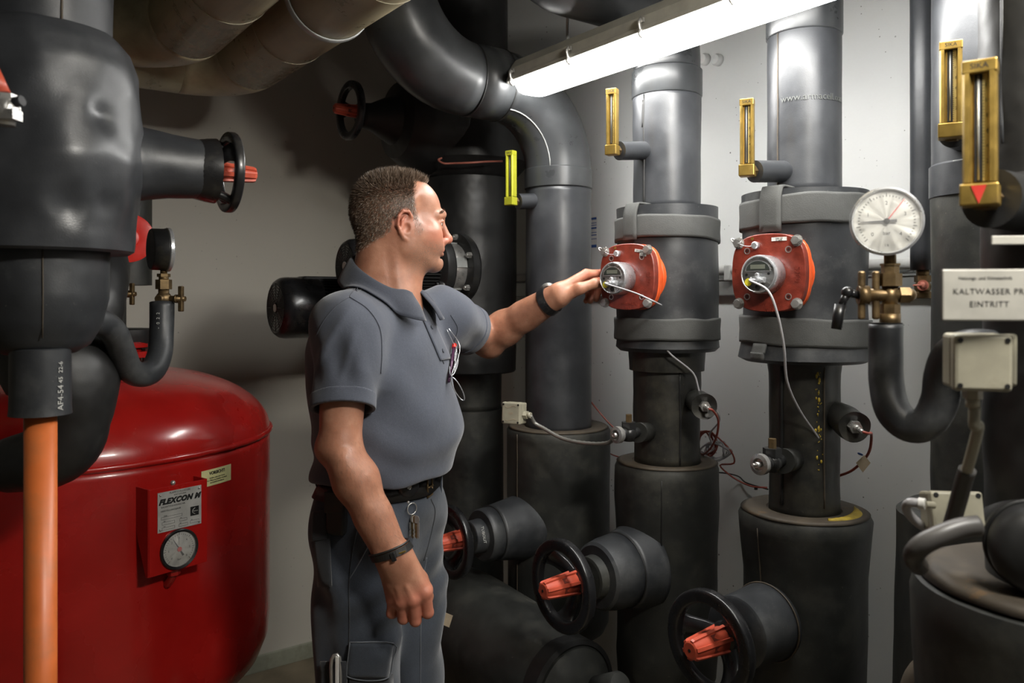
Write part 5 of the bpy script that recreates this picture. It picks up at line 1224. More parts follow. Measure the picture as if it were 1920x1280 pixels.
# ---- head frame
YAW = math.radians(19); Hx = Vector((math.cos(YAW), math.sin(YAW), 0)); Hy = Vector((-Hx.y, Hx.x, 0))
PIT = math.radians(-2); Hf = (Hx*math.cos(PIT)+Z*math.sin(PIT)); Hz = (Z*math.cos(PIT)-Hx*math.sin(PIT)); HAX = (Hf, Hy, Hz)
HC = Vector((-.2600, 1.87, 1.682)); HS = 1.0
def Hd(x, y, z): return HC+(Hf*x+Hy*y+Hz*z)*HS
S = Solid()
def head(S):
    S.ell(Hd(-.014, 0, .030), (.097, .076, .078), HAX, .02)                       # cranium
    S.ell(Hd(-.030, 0, .012), (.080, .070, .070), HAX, .03)
    S.ell(Hd(.020, 0, .030), (.066, .060, .060), HAX, .03)                         # forehead
    S.ell(Hd(.040, 0, -.025), (.050, .055, .070), HAX, .03)                       # face mass
    S.ell(Hd(.052, 0, -.062), (.040, .036, .040), HAX, .02)
    for s in (-1, 1):
        S.chain([Hd(-.004, s*.060, -.030), Hd(.004, s*.056, -.066), Hd(.055, s*.030, -.092), Hd(.082, s*.006, -.097)], [.018, .016, .015, .014], .025)   # jaw
        S.ell(Hd(.060, s*.043, -.026), (.026, .020, .018), HAX, .02)              # cheekbone
        S.ell(Hd(.070, s*.030, -.052), (.022, .018, .022), HAX, .02)
        S.ell(Hd(.012, s*.060, -.03), (.03, .014, .035), HAX, .02)
        S.ell(Hd(.095, s*.033, -.003), (.014, .016, .0105), HAX, .012, 's')         # eye socket
        S.ell(Hd(.052, s*.072, .020), (.022, .008, .022), HAX, .03, 's'); S.ell(Hd(.040, s*.045, -.045), (.038, .018, .038), HAX, .03)            # temple
    S.chain([Hd(.078, -.042, .014), Hd(.093, -.022, .019), Hd(.095, 0, .015), Hd(.093, .022, .019), Hd(.078, .042, .014)], [.006, .0075, .007, .0075, .006], .012)  # brow
    S.cap(Hd(.094, 0, .010), Hd(.112, 0, -.030), .0065, .0090, .010)                # nose bridge
    S.ball(Hd(.1165, 0, -.0365), .0100, .008); S.cap(Hd(.112, 0, -.040), Hd(.098, 0, -.048), .006, .005, .008)
    for s in (-1, 1):
        S.ell(Hd(.102, s*.0115, -.042), (.0115, .0068, .0078), HAX, .006)
        S.ell(Hd(.108, s*.0065, -.0495), (.0052, .0030, .0035), HAX, .003, 's')
        S.ell(Hd(.080, s*.030, -.006), (.0128, .0145, .0115), HAX, .006)            # eyeball and lids
        S.chain([Hd(.0865, s*.019, -.003), Hd(.0930, s*.030, .0025), Hd(.083, s*.0435, -.002)], [.0022, .0030, .0020], .004)
        S.chain([Hd(.0865, s*.020, -.009), Hd(.090, s*.030, -.0135), Hd(.082, s*.042, -.009)], [.0018, .0025, .0018], .005)
        S.ell(Hd(.0925, s*.033, -.0055), (.0070, .0105, .0036), HAX, .002, 's')
        S.chain([Hd(.094, s*.018, -.044), Hd(.090, s*.027, -.056), Hd(.084, s*.032, -.070)], [.0015, .0017, .0010], .006, 's')   # smile fold
    S.ell(Hd(.086, 0, -.060), (.018, .026, .018), HAX, .015)                        # muzzle
    S.chain([Hd(.088, -.023, -.0655), Hd(.100, -.010, -.0620), Hd(.1025, 0, -.0630), Hd(.100, .010, -.0620), Hd(.088, .023, -.0655)], [.002, .0040, .0040, .0040, .002], .004)
    S.chain([Hd(.087, -.021, -.0690), Hd(.098, -.009, -.0735), Hd(.1000, 0, -.0735), Hd(.098, .009, -.0735), Hd(.087, .021, -.0690)], [.002, .0045, .0048, .0045, .002], .004)
    S.chain([Hd(.086, -.025, -.0670), Hd(.103, -.010, -.0675), Hd(.1065, 0, -.0675), Hd(.103, .010, -.0675), Hd(.086, .025, -.0670)], [.0012, .0014, .0014, .0014, .0012], .002, 's')
    S.ell(Hd(.095, 0, -.083), (.006, .018, .005), HAX, .008, 's')
    S.ell(Hd(.084, 0, -.0965), (.0165, .018, .0145), HAX, .014)                     # chin
    S.ell(Hd(.045, 0, -.088), (.035, .035, .018), HAX, .02)
    for s in (-1, 1):                                                               # ears
        o = lambda x, y, z: Hd(-.005+x-.18*y*0, s*(.0715+y*1.25), -.020+z*1.03)
        S.ell(o(.004, .002, 0), (.016, .0055, .026), HAX, .006)
        S.chain([o(.010, .004, .008), o(.014, .006, .022), o(.006, .011, .032), o(-.008, .0135, .032), o(-.0175, .014, .020), o(-.0175, .012, .002), o(-.0105, .009, -.014), o(-.001, .006, -.026), o(.006, .004, -.030)], [.0024, .0032, .0034, .0036, .0038, .0036, .0034, .0042, .0050], .0030)
        S.chain([o(.000, .0075, .022), o(-.0085, .0090, .012), o(-.0090, .0080, -.004), o(-.002, .0065, -.016), o(.006, .006, -.018)], [.0022, .0028, .0028, .0026, .0026], .0025)
        S.ell(o(.012, .005, -.006), (.0035, .003, .006), HAX, .003)
        S.ell(o(.004, .0095, -.003), (.0080, .0075, .0105), HAX, .003, 's')
        S.ell(o(-.0128, .0115, .010), (.0022, .0045, .015), HAX, .002, 's')
        S.ell(o(.002, .0105, .018), (.0065, .0055, .007), HAX, .002, 's')
head(S)
# neck
N0 = T(-.005, -.004, 1.47); S.cap(T(.0, 0, 1.46), Hd(-.026, 0, -.050), .073, .060, .035); S.cap(T(.045, 0, 1.46), Hd(.010, 0, -.085), .045, .038, .03)
S.cap(T(-.03, -.03, 1.50), Hd(-.045, -.02, -.02), .045, .04, .03)
for s in (-1, 1): S.cap(Hd(-.030, s*.052, -.045), T(.060, s*.022, 1.475), .0105, .009, .016)     # neck cords
S.cap(T(-.02, -.12, 1.44), T(-.02, .12, 1.44), .055, .055, .06)
# hidden trunk and legs keep the body one figure
S.ell(T(0, 0, 1.31), (.105, .150, .17), TAX, .05); S.ell(T(.012, 0, 1.15), (.10, .125, .13), TAX, .05); S.ell(T(-.01, 0, .98), (.10, .135, .13), TAX, .05)
FOOTN, FOOTF = Vector((-.350, 1.755, 0)), Vector((-.262, 1.945, 0))
for s, ft in ((-1, FOOTN), (1, FOOTF)):
    S.chain([T(0, s*.085, .95), ft+Z*.52+Fw*.01, ft+Z*.12], [.08, .055, .04], .04); S.cap(ft+Z*.06, ft+Fw*.10+Z*.05, .035, .03, .02)
# ---- right arm (near), hanging
SR = Vector((-.346, 1.672, 1.445)); ER = Vector((-.351, 1.632, 1.198)); WR = Vector((-.242, 1.612, .985))
S.cap(T(-.0, -.13, 1.43), SR, .06, .056, .05); S.chain([SR, ER], [.056, .041], .03)
dA = (WR-ER).normalized(); S.cap(ER, ER+dA*.075, .040, .0445, .02); S.cap(ER+dA*.075, WR, .0445, .0265, .02)
S.cap(ER+dA*.16, WR+dA*.01, .036, .0285, .02, sq=(Vector((0, -1, 0)), .8))
S.ball(ER+Vector((-.024, .006, -.004)), .026, .02); S.ball(ER+Vector((.018, -.028, -.035)), .024, .025)     # elbow point and forearm muscle
S.chain([ER+dA*.02+Vector((.006, -.036, 0)), ER+dA*.13+Vector((.004, -.026, 0))], [.014, .006], .02)
S.ball(WR+Vector((-.022, -.010, .010)), .011, .012)
# right fist, back of the hand towards the viewer
mcp = [W(737, 1122, 1.628), W(754, 1128, 1.612), W(775, 1124, 1.606), W(797, 1110, 1.612)]
pip = [W(734, 1149, 1.634), W(756, 1159, 1.624), W(779, 1163, 1.620), W(802, 1148, 1.622)]
dip = [W(737, 1150, 1.658), W(757, 1160, 1.652), W(780, 1160, 1.650), W(801, 1149, 1.650)]
tip = [W(742, 1132, 1.668), W(760, 1138, 1.668), W(779, 1140, 1.668), W(797, 1130, 1.668)]
wk = [WR+Vector((-.016, 0, 0)), WR+Vector((-.004, -.003, 0)), WR+Vector((.008, -.003, 0)), WR+Vector((.018, 0, .002))]
for i in range(4):
    S.cap(wk[i], mcp[i], .0165, .0128, .018); S.cap(wk[i]+Vector((0, .016, 0)), mcp[i]+Vector((0, .018, 0)), .015, .013, .02)
    S.ball(mcp[i]+Vector((0, -.0015, 0)), .0122, .006)
    r = (.0106, .0115, .0120, .0120)[i]
    S.cap(mcp[i], pip[i], r*1.08, r, .0042); S.cap(pip[i], dip[i], r, r*.93, .0035); S.cap(dip[i], tip[i], r*.93, r*.85, .003)
    if i < 3: S.cap(wk[i]*.35+mcp[i]*.65+Vector((0, -.013, 0)), mcp[i]+Vector((0, -.0085, .004)), .0022, .0030, .006)
S.chain([WR+Vector((.018, .018, -.012)), W(786, 1085, 1.640), W(800, 1118, 1.652), W(795, 1142, 1.662)], [.016, .0155, .0122, .0105], .010)
# ---- left arm (far), reaching to the meter
SL = Vector((-.168, 2.0, 1.45)); EL = Vector((-.070, 2.235, 1.388)); WL = W(1046, 554, 2.085)
S.cap(T(0, .13, 1.43), SL, .06, .056, .05); S.chain([SL, EL], [.056, .045], .03)
dB = (WL-EL).normalized(); S.cap(EL, EL+dB*.07, .045, .0475, .02); S.cap(EL+dB*.07, WL, .0475, .0255, .02); S.cap(EL+dB*.15, WL+dB*.01, .038, .027, .02, sq=(Vector((0, -1, 0)), .85))
S.ball(EL+Vector((.012, -.02, -.022)), .026, .03)
m_ = [W(1099, 513, 2.10), W(1094, 517, 2.125), W(1087, 524, 2.148), W(1079, 532, 2.166)]
p_ = [W(1128, 512, 2.118), W(1119, 526, 2.155), W(1110, 537, 2.175), W(1101, 543, 2.186)]
d_ = [W(1140, 523, 2.138), W(1122, 545, 2.158), W(1112, 555, 2.172), W(1104, 556, 2.182)]
t_ = [W(1143, 535, 2.150), W(1118, 560, 2.152), W(1107, 564, 2.164), W(1099, 564, 2.174)]
wl = [WL+Vector((0, -.008, .014)), WL+Vector((0, .002, .010)), WL+Vector((0, .010, .003)), WL+Vector((-.002, .014, -.006))]
for i in range(4):
    S.cap(wl[i], m_[i], .0135, .0130, .014)
    r = (.0102, .0105, .0098, .009)[i]
    S.cap(m_[i], p_[i], r*1.12, r, .005); S.cap(p_[i], d_[i], r, r*.93, .004); S.cap(d_[i], t_[i], r*.93, r*.85, .003)
S.cap(WL+Vector((.004, .0, -.010)), W(1098, 535, 2.125), .016, .016, .015)
S.chain([WL+Vector((.006, -.014, -.008)), W(1086, 541, 2.062), W(1116, 531, 2.064), W(1136, 534, 2.083)], [.0145, .0150, .0118, .0100], .009)

t0 = thing('person', 'man in grey polo shirt and work trousers reaching with one hand to the red meter', 'person', (TCN.x, TCN.y, 0))
Vb, Qb = S.mesh((-.56, 1.5, 0), (.36, 2.36, 1.84), .0021, n=28)
# drop the parts of the body that are far below the picture and hidden in clothes: keep, but coarse detail is fine
bm_, Vn = np_part('body', (Vb, Qb), None or M['glass'], t0, it=1, lam=.35)
# skin material with scalp, ruddiness and lips as colour attributes
rel = Vn-np.array([*HC]); hx = rel@np.array([*Hf]); hy = rel@np.array([*Hy]); hz = rel@np.array([*Hz])
def sstep(a, b, x): t = np.clip((x-a)/(b-a), 0, 1); return t*t*(3-2*t)
def hair_mask(hx, hy, hz):
    ay = np.abs(hy)
    front = .036-.010*sstep(.0, .05, ay)+np.where(hz > .07, .018, 0)*sstep(.07, .10, hz)        # front hairline of the crown
    side_front = np.where(hz > .055, .040, .040-.022*sstep(.06, .02, hz)*0)
    side = np.interp(hz, [-.05, -.01, .02, .05, .085, .12], [.040, .036, .020, .014, .016, .034])
    k_ = sstep(.030, .052, ay); line = (front+.004)*(1-k_)+side*k_
    m = sstep(.008, -.008, hx-line)
    low = np.where(hx > -.002, -.030, -.030-.0*hx)
    nape = np.where(hx < -.035, -.030+(hx+.035)*.75, np.where(hx < .008, -.004, -.036))     # behind the ear bare, sideburn in front
    m = m*sstep(-.006, .012, hz-nape)
    return m
hm = hair_mask(hx, hy, hz)*(1-.62*sstep(.022, -.012, hz)*(hx > -.002))*(hz > -.12)*(np.abs(hx) < .2)*(np.abs(hy) < .1)
hm = np.where(((hx+.005)/.022)**2+((hz+.018)/.040)**2 < 1, 0, hm)
red = np.exp(-((hx-.115)**2+(hz+.040)**2)/.00035)*.4+np.exp(-((hx-.070)**2+(hz+.035)**2)/.0007)*.35+np.exp(-((hx+.016)**2+(hz+.005)**2)/.0009)*(np.abs(hy) > .070)*.45
lips = np.exp(-((hz+.0675)/.0062)**2)*(hx > .085)*(np.abs(hy) < .024)*(np.abs(hx) < .2)
stub_ = sstep(-.015, .03, hx)*sstep(-.035, -.065, hz)*sstep(-.135, -.115, hz)*(np.abs(hx) < .14)*(np.abs(hy) < .09)
hand = np.zeros(len(Vn)); 
for p in mcp+pip+m_+p_: hand += np.exp(-((Vn-np.array([*p]))**2).sum(1)/.0006)
red = np.clip(red+np.clip(hand, 0, 1)*.45, 0, 1)
me = bm_.data
att = me.color_attributes.new('skin_zones', 'FLOAT_COLOR', 'POINT'); a4 = np.stack([hm, np.clip(red+lips*.5, 0, 1), np.clip(stub_, 0, 1), np.ones(len(hm))], 1).astype(F3)
if len(me.vertices) == len(Vn): att.data.foreach_set('color', a4.ravel())
m, nt, b = nodes('skin'); at = nt.nodes.new('ShaderNodeAttribute'); at.attribute_name = 'skin_zones'; sep = nt.nodes.new('ShaderNodeSeparateColor'); lk(nt, at.outputs['Color'], sep.inputs[0])
n1 = noise_node(nt, 26, 5, rough=.6); c = ramp(nt, n1.outputs[0], [(.3, (.30, .130, .078)), (.55, (.385, .180, .112)), (.75, (.46, .235, .150))]).outputs[0]
n2 = noise_node(nt, 90, 3); r2 = ramp(nt, n2.outputs[0], [(.56, 0), (.70, .5)]); c = mixc(nt, r2.outputs[0], c, (.42, .17, .10))
c = mixc(nt, sep.outputs[1], c, (.62, .19, .13))
sm_ = nt.nodes.new('ShaderNodeMath'); sm_.operation = 'MULTIPLY'; lk(nt, sep.outputs[2], sm_.inputs[0]); n3 = noise_node(nt, 500, 2); r3 = ramp(nt, n3.outputs[0], [(.45, .12), (.60, .8)]); lk(nt, r3.outputs[0], sm_.inputs[1]); c = mixc(nt, sm_.outputs[0], c, (.22, .14, .10))
hmx = nt.nodes.new('ShaderNodeMath'); hmx.operation = 'MULTIPLY'; n4 = noise_node(nt, 380, 3, stretch=(1, 1, .5)); r4 = ramp(nt, n4.outputs[0], [(.35, .45), (.6, .98)]); lk(nt, sep.outputs[0], hmx.inputs[0]); lk(nt, r4.outputs[0], hmx.inputs[1]); c = mixc(nt, hmx.outputs[0], c, (.065, .042, .028))
lk(nt, c, b.inputs['Base Color']); b.inputs['Roughness'].default_value = .43; b.inputs['Specular IOR Level'].default_value = .4; b.inputs['Subsurface Weight'].default_value = .12; b.inputs['Subsurface Radius'].default_value = (.012, .005, .003); b.inputs['Subsurface Scale'].default_value = 1
p = bump(nt, b, noise_node(nt, 70, 4).outputs[0], .25, .002); bump(nt, b, noise_node(nt, 420, 2).outputs[0], .25, .0006, p)
me.materials.clear(); me.materials.append(m); M['skin'] = m
M['hair_dark'] = plain('brown hair', (.095, .062, .040), .45, var=.3, scale=200); M['hair_grey'] = plain('greying hair', (.24, .18, .135), .42, var=.3, scale=200)
# ---- cropped hair: thin tapered spikes
def strands(sel, n, length, width, up, back, seed):
    rng = np.random.RandomState(seed); idx = rng.choice(sel, n); P = Vn[idx]+rng.normal(0, .0008, (n, 3)); Nn = S.grad(P.astype(F3)).astype(np.float64)
    H = np.array([*Hf]); Zz = np.array([*Hz]); L = length(hx[idx], hy[idx], hz[idx])*(1+rng.uniform(-.3, .3, n))
    top = sstep(.015, .105, hz[idx])[:, None]
    D = Nn*(.30+.45*top)+Zz*(-.75*(1-top)+.35*top)*1.0+H*(-.40*(1-top)+.02*top)+rng.normal(0, .11, (n, 3)); D /= np.linalg.norm(D, axis=1)[:, None]
    C = np.cross(D, Nn+rng.normal(0, .3, (n, 3))); C /= np.linalg.norm(C, axis=1)[:, None]
    vs = np.empty((n, 5, 3)); mid = P+D*L[:, None]*.55+Nn*L[:, None]*.08; w = width*(1+rng.uniform(-.3, .3, n))[:, None]
    vs[:, 0] = P-C*w-Nn*.001; vs[:, 1] = P+C*w-Nn*.001; vs[:, 2] = mid+C*w*.8; vs[:, 3] = mid-C*w*.8; vs[:, 4] = P+D*L[:, None]
    base = np.arange(n)[:, None]*5; q = (base+np.array([[0, 1, 2, 3]])).tolist(); tr = (base+np.array([[3, 2, 4]])).tolist()
    g = G(); g.v = [Vector(p) for p in vs.reshape(-1, 3)]; g.f = [tuple(f) for f in q+tr]; g.sm = [False]*len(g.f); return g
full = np.where(hm > .5)[0]; edge = np.where((hm > .12) & ~((hx > -.002) & (hz < .0) & (np.random.rand(len(hm)) > .35)))[0]
lenf = lambda x, y, z: .0065+.010*sstep(.02, .110, z)
g = strands(full, 13000, lenf, .00042, 1, 1, 3); part('hair', g, M['hair_dark'], t0)
g = strands(edge, 7000, lambda x, y, z: .0060+.011*sstep(.02, .110, z), .00036, 1, 1, 5); part('grey_hair', g, M['hair_grey'], t0, 'grey strands')
# fine hair on both forearms
def arm_hair(A_, B_, n, seed, name):
    A_ = np.array([*A_]); B_ = np.array([*B_]); ax = (B_-A_); L = np.linalg.norm(ax); ax /= L; q = Vn-A_; t = q@ax; rr = np.linalg.norm(q-np.outer(t, ax), axis=1)
    sel = np.where((t > .0) & (t < L*.93) & (rr < .065))[0]; rng = np.random.RandomState(seed); idx = rng.choice(sel, n); P_ = Vn[idx]; N_ = S.grad(P_.astype(F3)).astype(np.float64)
    D = ax*.8+N_*.35+np.array([0, 0, -.5])+rng.normal(0, .3, (n, 3)); D /= np.linalg.norm(D, axis=1)[:, None]; C = np.cross(D, N_); C /= np.linalg.norm(C, axis=1)[:, None]; L_ = rng.uniform(.006, .013, n)[:, None]
    vs = np.stack([P_-C*.00016, P_+C*.00016, P_+D*L_+N_*.001], 1).reshape(-1, 3); g = G(); g.v = [Vector(p) for p in vs]; g.f = [(3*i, 3*i+1, 3*i+2) for i in range(n)]; g.sm = [False]*n; part(name, g, M['hair_dark'], t0)
arm_hair(ER, WR, 1500, 11, 'arm_hair'); arm_hair(EL, WL, 1400, 12, 'arm_hair')
# brows, lashes, eyes
def short_hairs(p0, p1, bow, n, L, sd, name):
    rng = np.random.RandomState(sd); pts = []
    for i in range(n):
        t = rng.rand(); q = p0*(1-t)+p1*t+Z*bow*math.sin(PI*t)+Vector(rng.normal(0, .0016, 3)); pts.append(q)
    pts = S.snap(pts, .0003); g = G()
    for q in pts:
        d = (p1-p0).normalized()*.8+Z*.25+Vector(rng.normal(0, .2, 3)); d.normalize(); n_ = Vector(S.grad(np.array([[*q]], F3))[0].tolist()); s = d.cross(n_).normalized()*.00035
        g.add([q-s, q+s, q+d*L+n_*.0015], [(0, 1, 2)], False)
    part(name, g, M['hair_grey'], t0)
short_hairs(Hd(.101, -.012, .018), Hd(.082, -.046, .018), .004, 200, .007, 4, 'eyebrow'); short_hairs(Hd(.101, .012, .018), Hd(.082, .046, .018), .004, 150, .007, 5, 'eyebrow')
short_hairs(Hd(.094, -.022, .000), Hd(.084, -.042, -.003), .003, 50, .005, 6, 'eyelashes')
me_ = plain('eye white', (.62, .55, .50), .15); mi = plain('dark iris', (.03, .025, .02), .1)
for s in (-1, 1):
    g = G(); g.sphere(Hd(.0806, s*.030, -.0055), .0118, 24, ax=HAX); e = part('eyeball', g, me_, t0)
    g = G(); dd = (Hf-Hy*.25-Z*.08).normalized(); g.lathe(Hd(.0806, s*.030, -.0055)+dd*.0106, dd, [(.0058, 0), (.004, .0012), (0, .0016)], 20); part('iris', g, mi, t0)

# ================= clothes
def cloth(name, col, var=.1, weave=900):
    m, nt, b = nodes(name); n = noise_node(nt, 5, 5); c = ramp(nt, n.outputs[0], [(.3, [k*(1-var) for k in col]), (.7, [k*(1+var) for k in col])]).outputs[0]
    n2 = noise_node(nt, 350, 2); c = mixc(nt, ramp(nt, n2.outputs[0], [(.45, 0), (.7, .25)]).outputs[0], c, [min(1, k*1.6) for k in col]); lk(nt, c, b.inputs['Base Color'])
    b.inputs['Roughness'].default_value = .85; b.inputs['Sheen Weight'].default_value = .25; b.inputs['Specular IOR Level'].default_value = .2
    p = bump(nt, b, noise_node(nt, 14, 4).outputs[0], .35, .006); bump(nt, b, noise_node(nt, weave, 2).outputs[0], .5, .0007, p); return m
M['polo'] = cloth('slate grey polo knit', (.066, .073, .094)); M['polo_dark'] = cloth('dark collar knit', (.046, .051, .067)); M['trouser'] = cloth('blue grey work trousers', (.040, .047, .060), .45, 600)
M['trouser_dark'] = cloth('charcoal pocket cloth', (.028, .030, .034), .2, 600); M['leather'] = plain('black leather', (.012, .011, .010), .42, bmp=.3)
P = Solid()
P.ell(T(-.002, 0, 1.335), (.142, .188, .165), TAX, .05); P.ell(T(.014, 0, 1.20), (.158, .182, .135), TAX, .06); P.ell(T(-.008, 0, 1.10), (.150, .180, .15), TAX, .05)
P.cap(T(-.006, -.135, 1.437), T(.004, .135, 1.440), .068, .066, .05); P.cap(T(-.01, -.06, 1.475), T(-.01, .06, 1.475), .055, .055, .05)
P.cap(T(-.055, -.09, 1.38), T(-.055, -.06, 1.25), .075, .075, .05)
# sleeves
P.cap(T(0, -.12, 1.42), SR, .075, .066, .05); P.cap(T(.01, .12, 1.42), SL, .075, .066, .05)
PS1 = Solid(); PS1.cap(SR+Vector((.004, .01, -.01)), ER+Vector((.004, -.003, .045)), .067, .065, .04)
PS2 = Solid(); PS2.cap(SL+Vector((0, -.012, 0)), SL.lerp(EL, .70), .068, .066, .04)
def folds(Q_):
    q = Q_-np.array([*TCN], F3); f = q@np.array([*Fw], F3); l = q@np.array([*Lw], F3); z = q[:, 2]
    a = .0035*np.sin((z*34+l*30+f*14))*np.exp(-((z-1.36)**2)/.012)*np.exp(-((l+.12)**2)/.006)
    a += .0040*np.sin(z*60-f*25+1.2*np.sin(l*20))*np.exp(-((z-1.135)/.05)**2)*np.clip(.5-f*3, 0, 1)
    a += .0030*np.sin(f*55+z*18)*np.exp(-((z-1.42)/.07)**2)*np.exp(-((l+.19)/.05)**2)
    a += .0034*np.sin(f*22+z*26+l*9)+.0018*np.sin(f*47-z*31+l*36)+.0022*np.sin(z*70+f*18+2*np.sin(f*16+l*9))*np.exp(-((z-1.17)/.06)**2)
    d1 = (Q_[:, 0]+.385)*.86+(Q_[:, 2]-1.38)*-.5; a += -.010*np.exp(-(d1/.010)**2)*np.exp(-((Q_[:, 1]-1.60)/.035)**2)*np.exp(-((Q_[:, 2]-1.41)/.055)**2)
    d2 = (Q_[:, 0]+.330)*.97+(Q_[:, 2]-1.38)*-.25; a += -.008*np.exp(-(d2/.009)**2)*np.exp(-((Q_[:, 1]-1.61)/.035)**2)*np.exp(-((Q_[:, 2]-1.38)/.045)**2)
    a += .0045*np.sin(Q_[:, 2]*20+Q_[:, 0]*95)*np.exp(-((Q_[:, 2]-1.36)/.08)**2)*np.exp(-((Q_[:, 1]-1.60)/.03)**2)
    a += .0035*np.sin((Q_[:, 0]*60+Q_[:, 2]*55))*np.exp(-((Q_[:, 1]-2.03)/.06)**2)
    return a.astype(F3)
P.fold = folds
# openings: hem, neck, both sleeves
dR = (ER-SR).normalized(); hR = Vector((-.346, 1.640, 1.276)); P.plane(T(0, 0, 1.098)+Z*0, (Vector((0, 0, -1))+Fw*.03), .006)
class Cut: pass
P.fold = None; base_ev = P.ev
nR = Vector((.05, -.42, -1)).normalized(); nL = (EL-SL).normalized(); nL = (nL+Vector((.30, 0, -.15))).normalized(); hL = SL.lerp(EL, .54)
SLV = ((PS1, hR, nR, .0595), (PS2, hL, nL, .0585))
def slv_h(Q_, o, n):
    q = Q_-np.array([*o], F3); h = q@np.array([*n], F3); return h, np.sqrt(np.maximum((q*q).sum(1)-h*h, 0))
def ev2(Q_, lo=None, hi=None):
    fo = folds(Q_); d = base_ev(Q_, lo, hi)+fo
    for so, o, n, r in SLV:
        h, rr = slv_h(Q_, o, n); s_ = np.maximum(so.ev(Q_, lo, hi)+fo*np.clip(-h*18, .15, 1), h)
        k = .038; w_ = np.clip(-h*25, 0, 1); kk = k*w_+.002; hh = np.clip(.5+.5*(d-s_)/kk, 0, 1); d = d*(1-hh)+s_*hh-kk*hh*(1-hh)
        d = np.maximum(d, -np.maximum(np.maximum(rr-r, -(h+.032)), h-.012))
    return d.astype(F3)
P.ev = ev2
VP, QP = P.mesh((-.56, 1.5, 1.05), (.10, 2.3, 1.62), .0032, n=24)
sh, _ = np_part('polo_shirt', (VP, QP), M['polo'], t0, it=2, lam=.5)
def ring_on(sol, c, n, r, off, k=40, a0=0, a1=2*PI):
    x, y, a = frame(n); pts = [Vector(c)+x*math.cos(a0+(a1-a0)*i/k)*r+y*math.sin(a0+(a1-a0)*i/k)*r for i in range(k+(0 if a1-a0 >= 2*PI-.01 else 1))]
    out = []
    P_ = np.array([[*p] for p in pts], F3); nn = np.array([*Vector(n).normalized()], F3)
    for _ in range(6):
        d = sol.ev(P_)-off; g_ = sol.grad(P_); g_ = g_-np.outer(g_@nn, nn); l = np.linalg.norm(g_, axis=1)[:, None]; g_ = g_/np.maximum(l, .3); P_ = P_-g_*np.clip(d, -.03, .03)[:, None]*.8
    return [Vector(p.tolist()) for p in P_]
# sleeve cuffs and stitching
for so, o, n, r in SLV:
    cs = Solid()
    def ev3(Q_, lo=None, hi=None, so=so, o=o, n=n, r=r):
        h, rr = slv_h(Q_, o, n); s_ = so.ev(Q_)+folds(Q_)*np.clip(-h*18, .15, 1)-.0022
        s_ = np.maximum(s_, h-.003); s_ = np.maximum(s_, -(h+.026)); return np.maximum(s_, -(rr-r+.0008)).astype(F3)
    cs.ev = ev3; VV, QQ = cs.mesh([o.x-.11, o.y-.11, o.z-.09], [o.x+.11, o.y+.11, o.z+.09], .0020, n=24); np_part('sleeve_cuff', (VV, QQ), M['polo'], sh, it=1)
# armhole seams, shoulder seam
def raysnap(sol, pts, off, back=.22):
    C0 = np.array([0, 0, CAMZ]); P0 = np.array([[*p] for p in pts], np.float64); D = P0-C0; L = np.linalg.norm(D, axis=1)[:, None]; D /= L; P_ = P0-D*back
    for _ in range(60):
        d = sol.ev(P_.astype(F3))-off; P_ = P_+D*np.clip(d, -.01, .05)[:, None]*.8
    d = np.abs(sol.ev(P_.astype(F3))-off); alt = sol.snap(pts, off)
    return [Vector(P_[i].tolist()) if d[i] < .002 and np.linalg.norm(P_[i]-P0[i]) < .25 else alt[i] for i in range(len(pts))]
def seamline(pts, sol, par, mat, w=.0011, off=.0003, k=8, name='seam'):
    P_, _ = catmull([Vector(p) for p in pts], [1]*len(pts), k); g = G(); g.tube(raysnap(sol, P_, off), w, 6); return part(name, g, mat, par)
seamline([W(655, 556, 1.66), W(690, 580, 1.65), W(712, 615, 1.66), W(716, 660, 1.68), W(714, 700, 1.70)], P, sh, M['polo_dark'], .0016)
seamline([W(655, 556, 1.66), W(632, 572, 1.66), W(608, 600, 1.69), W(592, 630, 1.74)], P, sh, M['polo_dark'], .0012)
seamline([W(655, 556, 1.66), W(668, 538, 1.68), W(680, 520, 1.74)], P, sh, M['polo_dark'], .0010)
seamline([W(845, 590, 1.93), W(858, 615, 1.95), W(850, 645, 1.96)], P, sh, M['polo_dark'], .0012)
# collar
g = G(); rings = []
NC = T(-.004, 0, 0)
K = 56; a0 = math.radians(14)
for i in range(K+1):
    th = a0+(2*PI-2*a0)*i/K; c_, s_ = math.cos(th), math.sin(th); fr = max(0, c_)**1.5; tipk = math.exp(-((min(th, 2*PI-th)-.42)/.32)**2)
    ctr = TCN+Fw*(.004)+Lw*0
    zt_ = 1.553-.048*c_+.010*tipk
    rad = lambda e: Fw*c_*(.080+e)+Lw*s_*(.076+e)
    p_in = ctr+rad(-.004)+Z*(zt_-.034); p_in2 = ctr+rad(-.005)+Z*(zt_-.010); p_top = ctr+rad(.001)+Z*zt_; p_o1 = ctr+rad(.009)+Z*(zt_-.008); p_o2 = ctr+rad(.022+.014*tipk)+Z*(zt_-.030-.006*tipk); p_o3 = ctr+rad(.032+.022*tipk)+Z*(zt_-.052-.014*tipk)
    if tipk > .01: pass
    path, _ = catmull([p_in, p_in2, p_top, p_o1, p_o2, p_o3], [1]*6, 3); rings.append(path)
# keep the flap outside the shirt
flat = [p for r in rings for p in r[6:]]; d_now = P.ev(np.array([[*p] for p in flat], F3)); 
sn = P.snap(flat, .0045, 3); j = 0
for r in rings:
    for q in range(6, len(r)):
        if d_now[j] < .0045: r[q] = sn[j]
        j += 1
g.ring_loft(rings, False, False, closed=False); part('collar', g, M['polo_dark'], sh, solid=.0022)
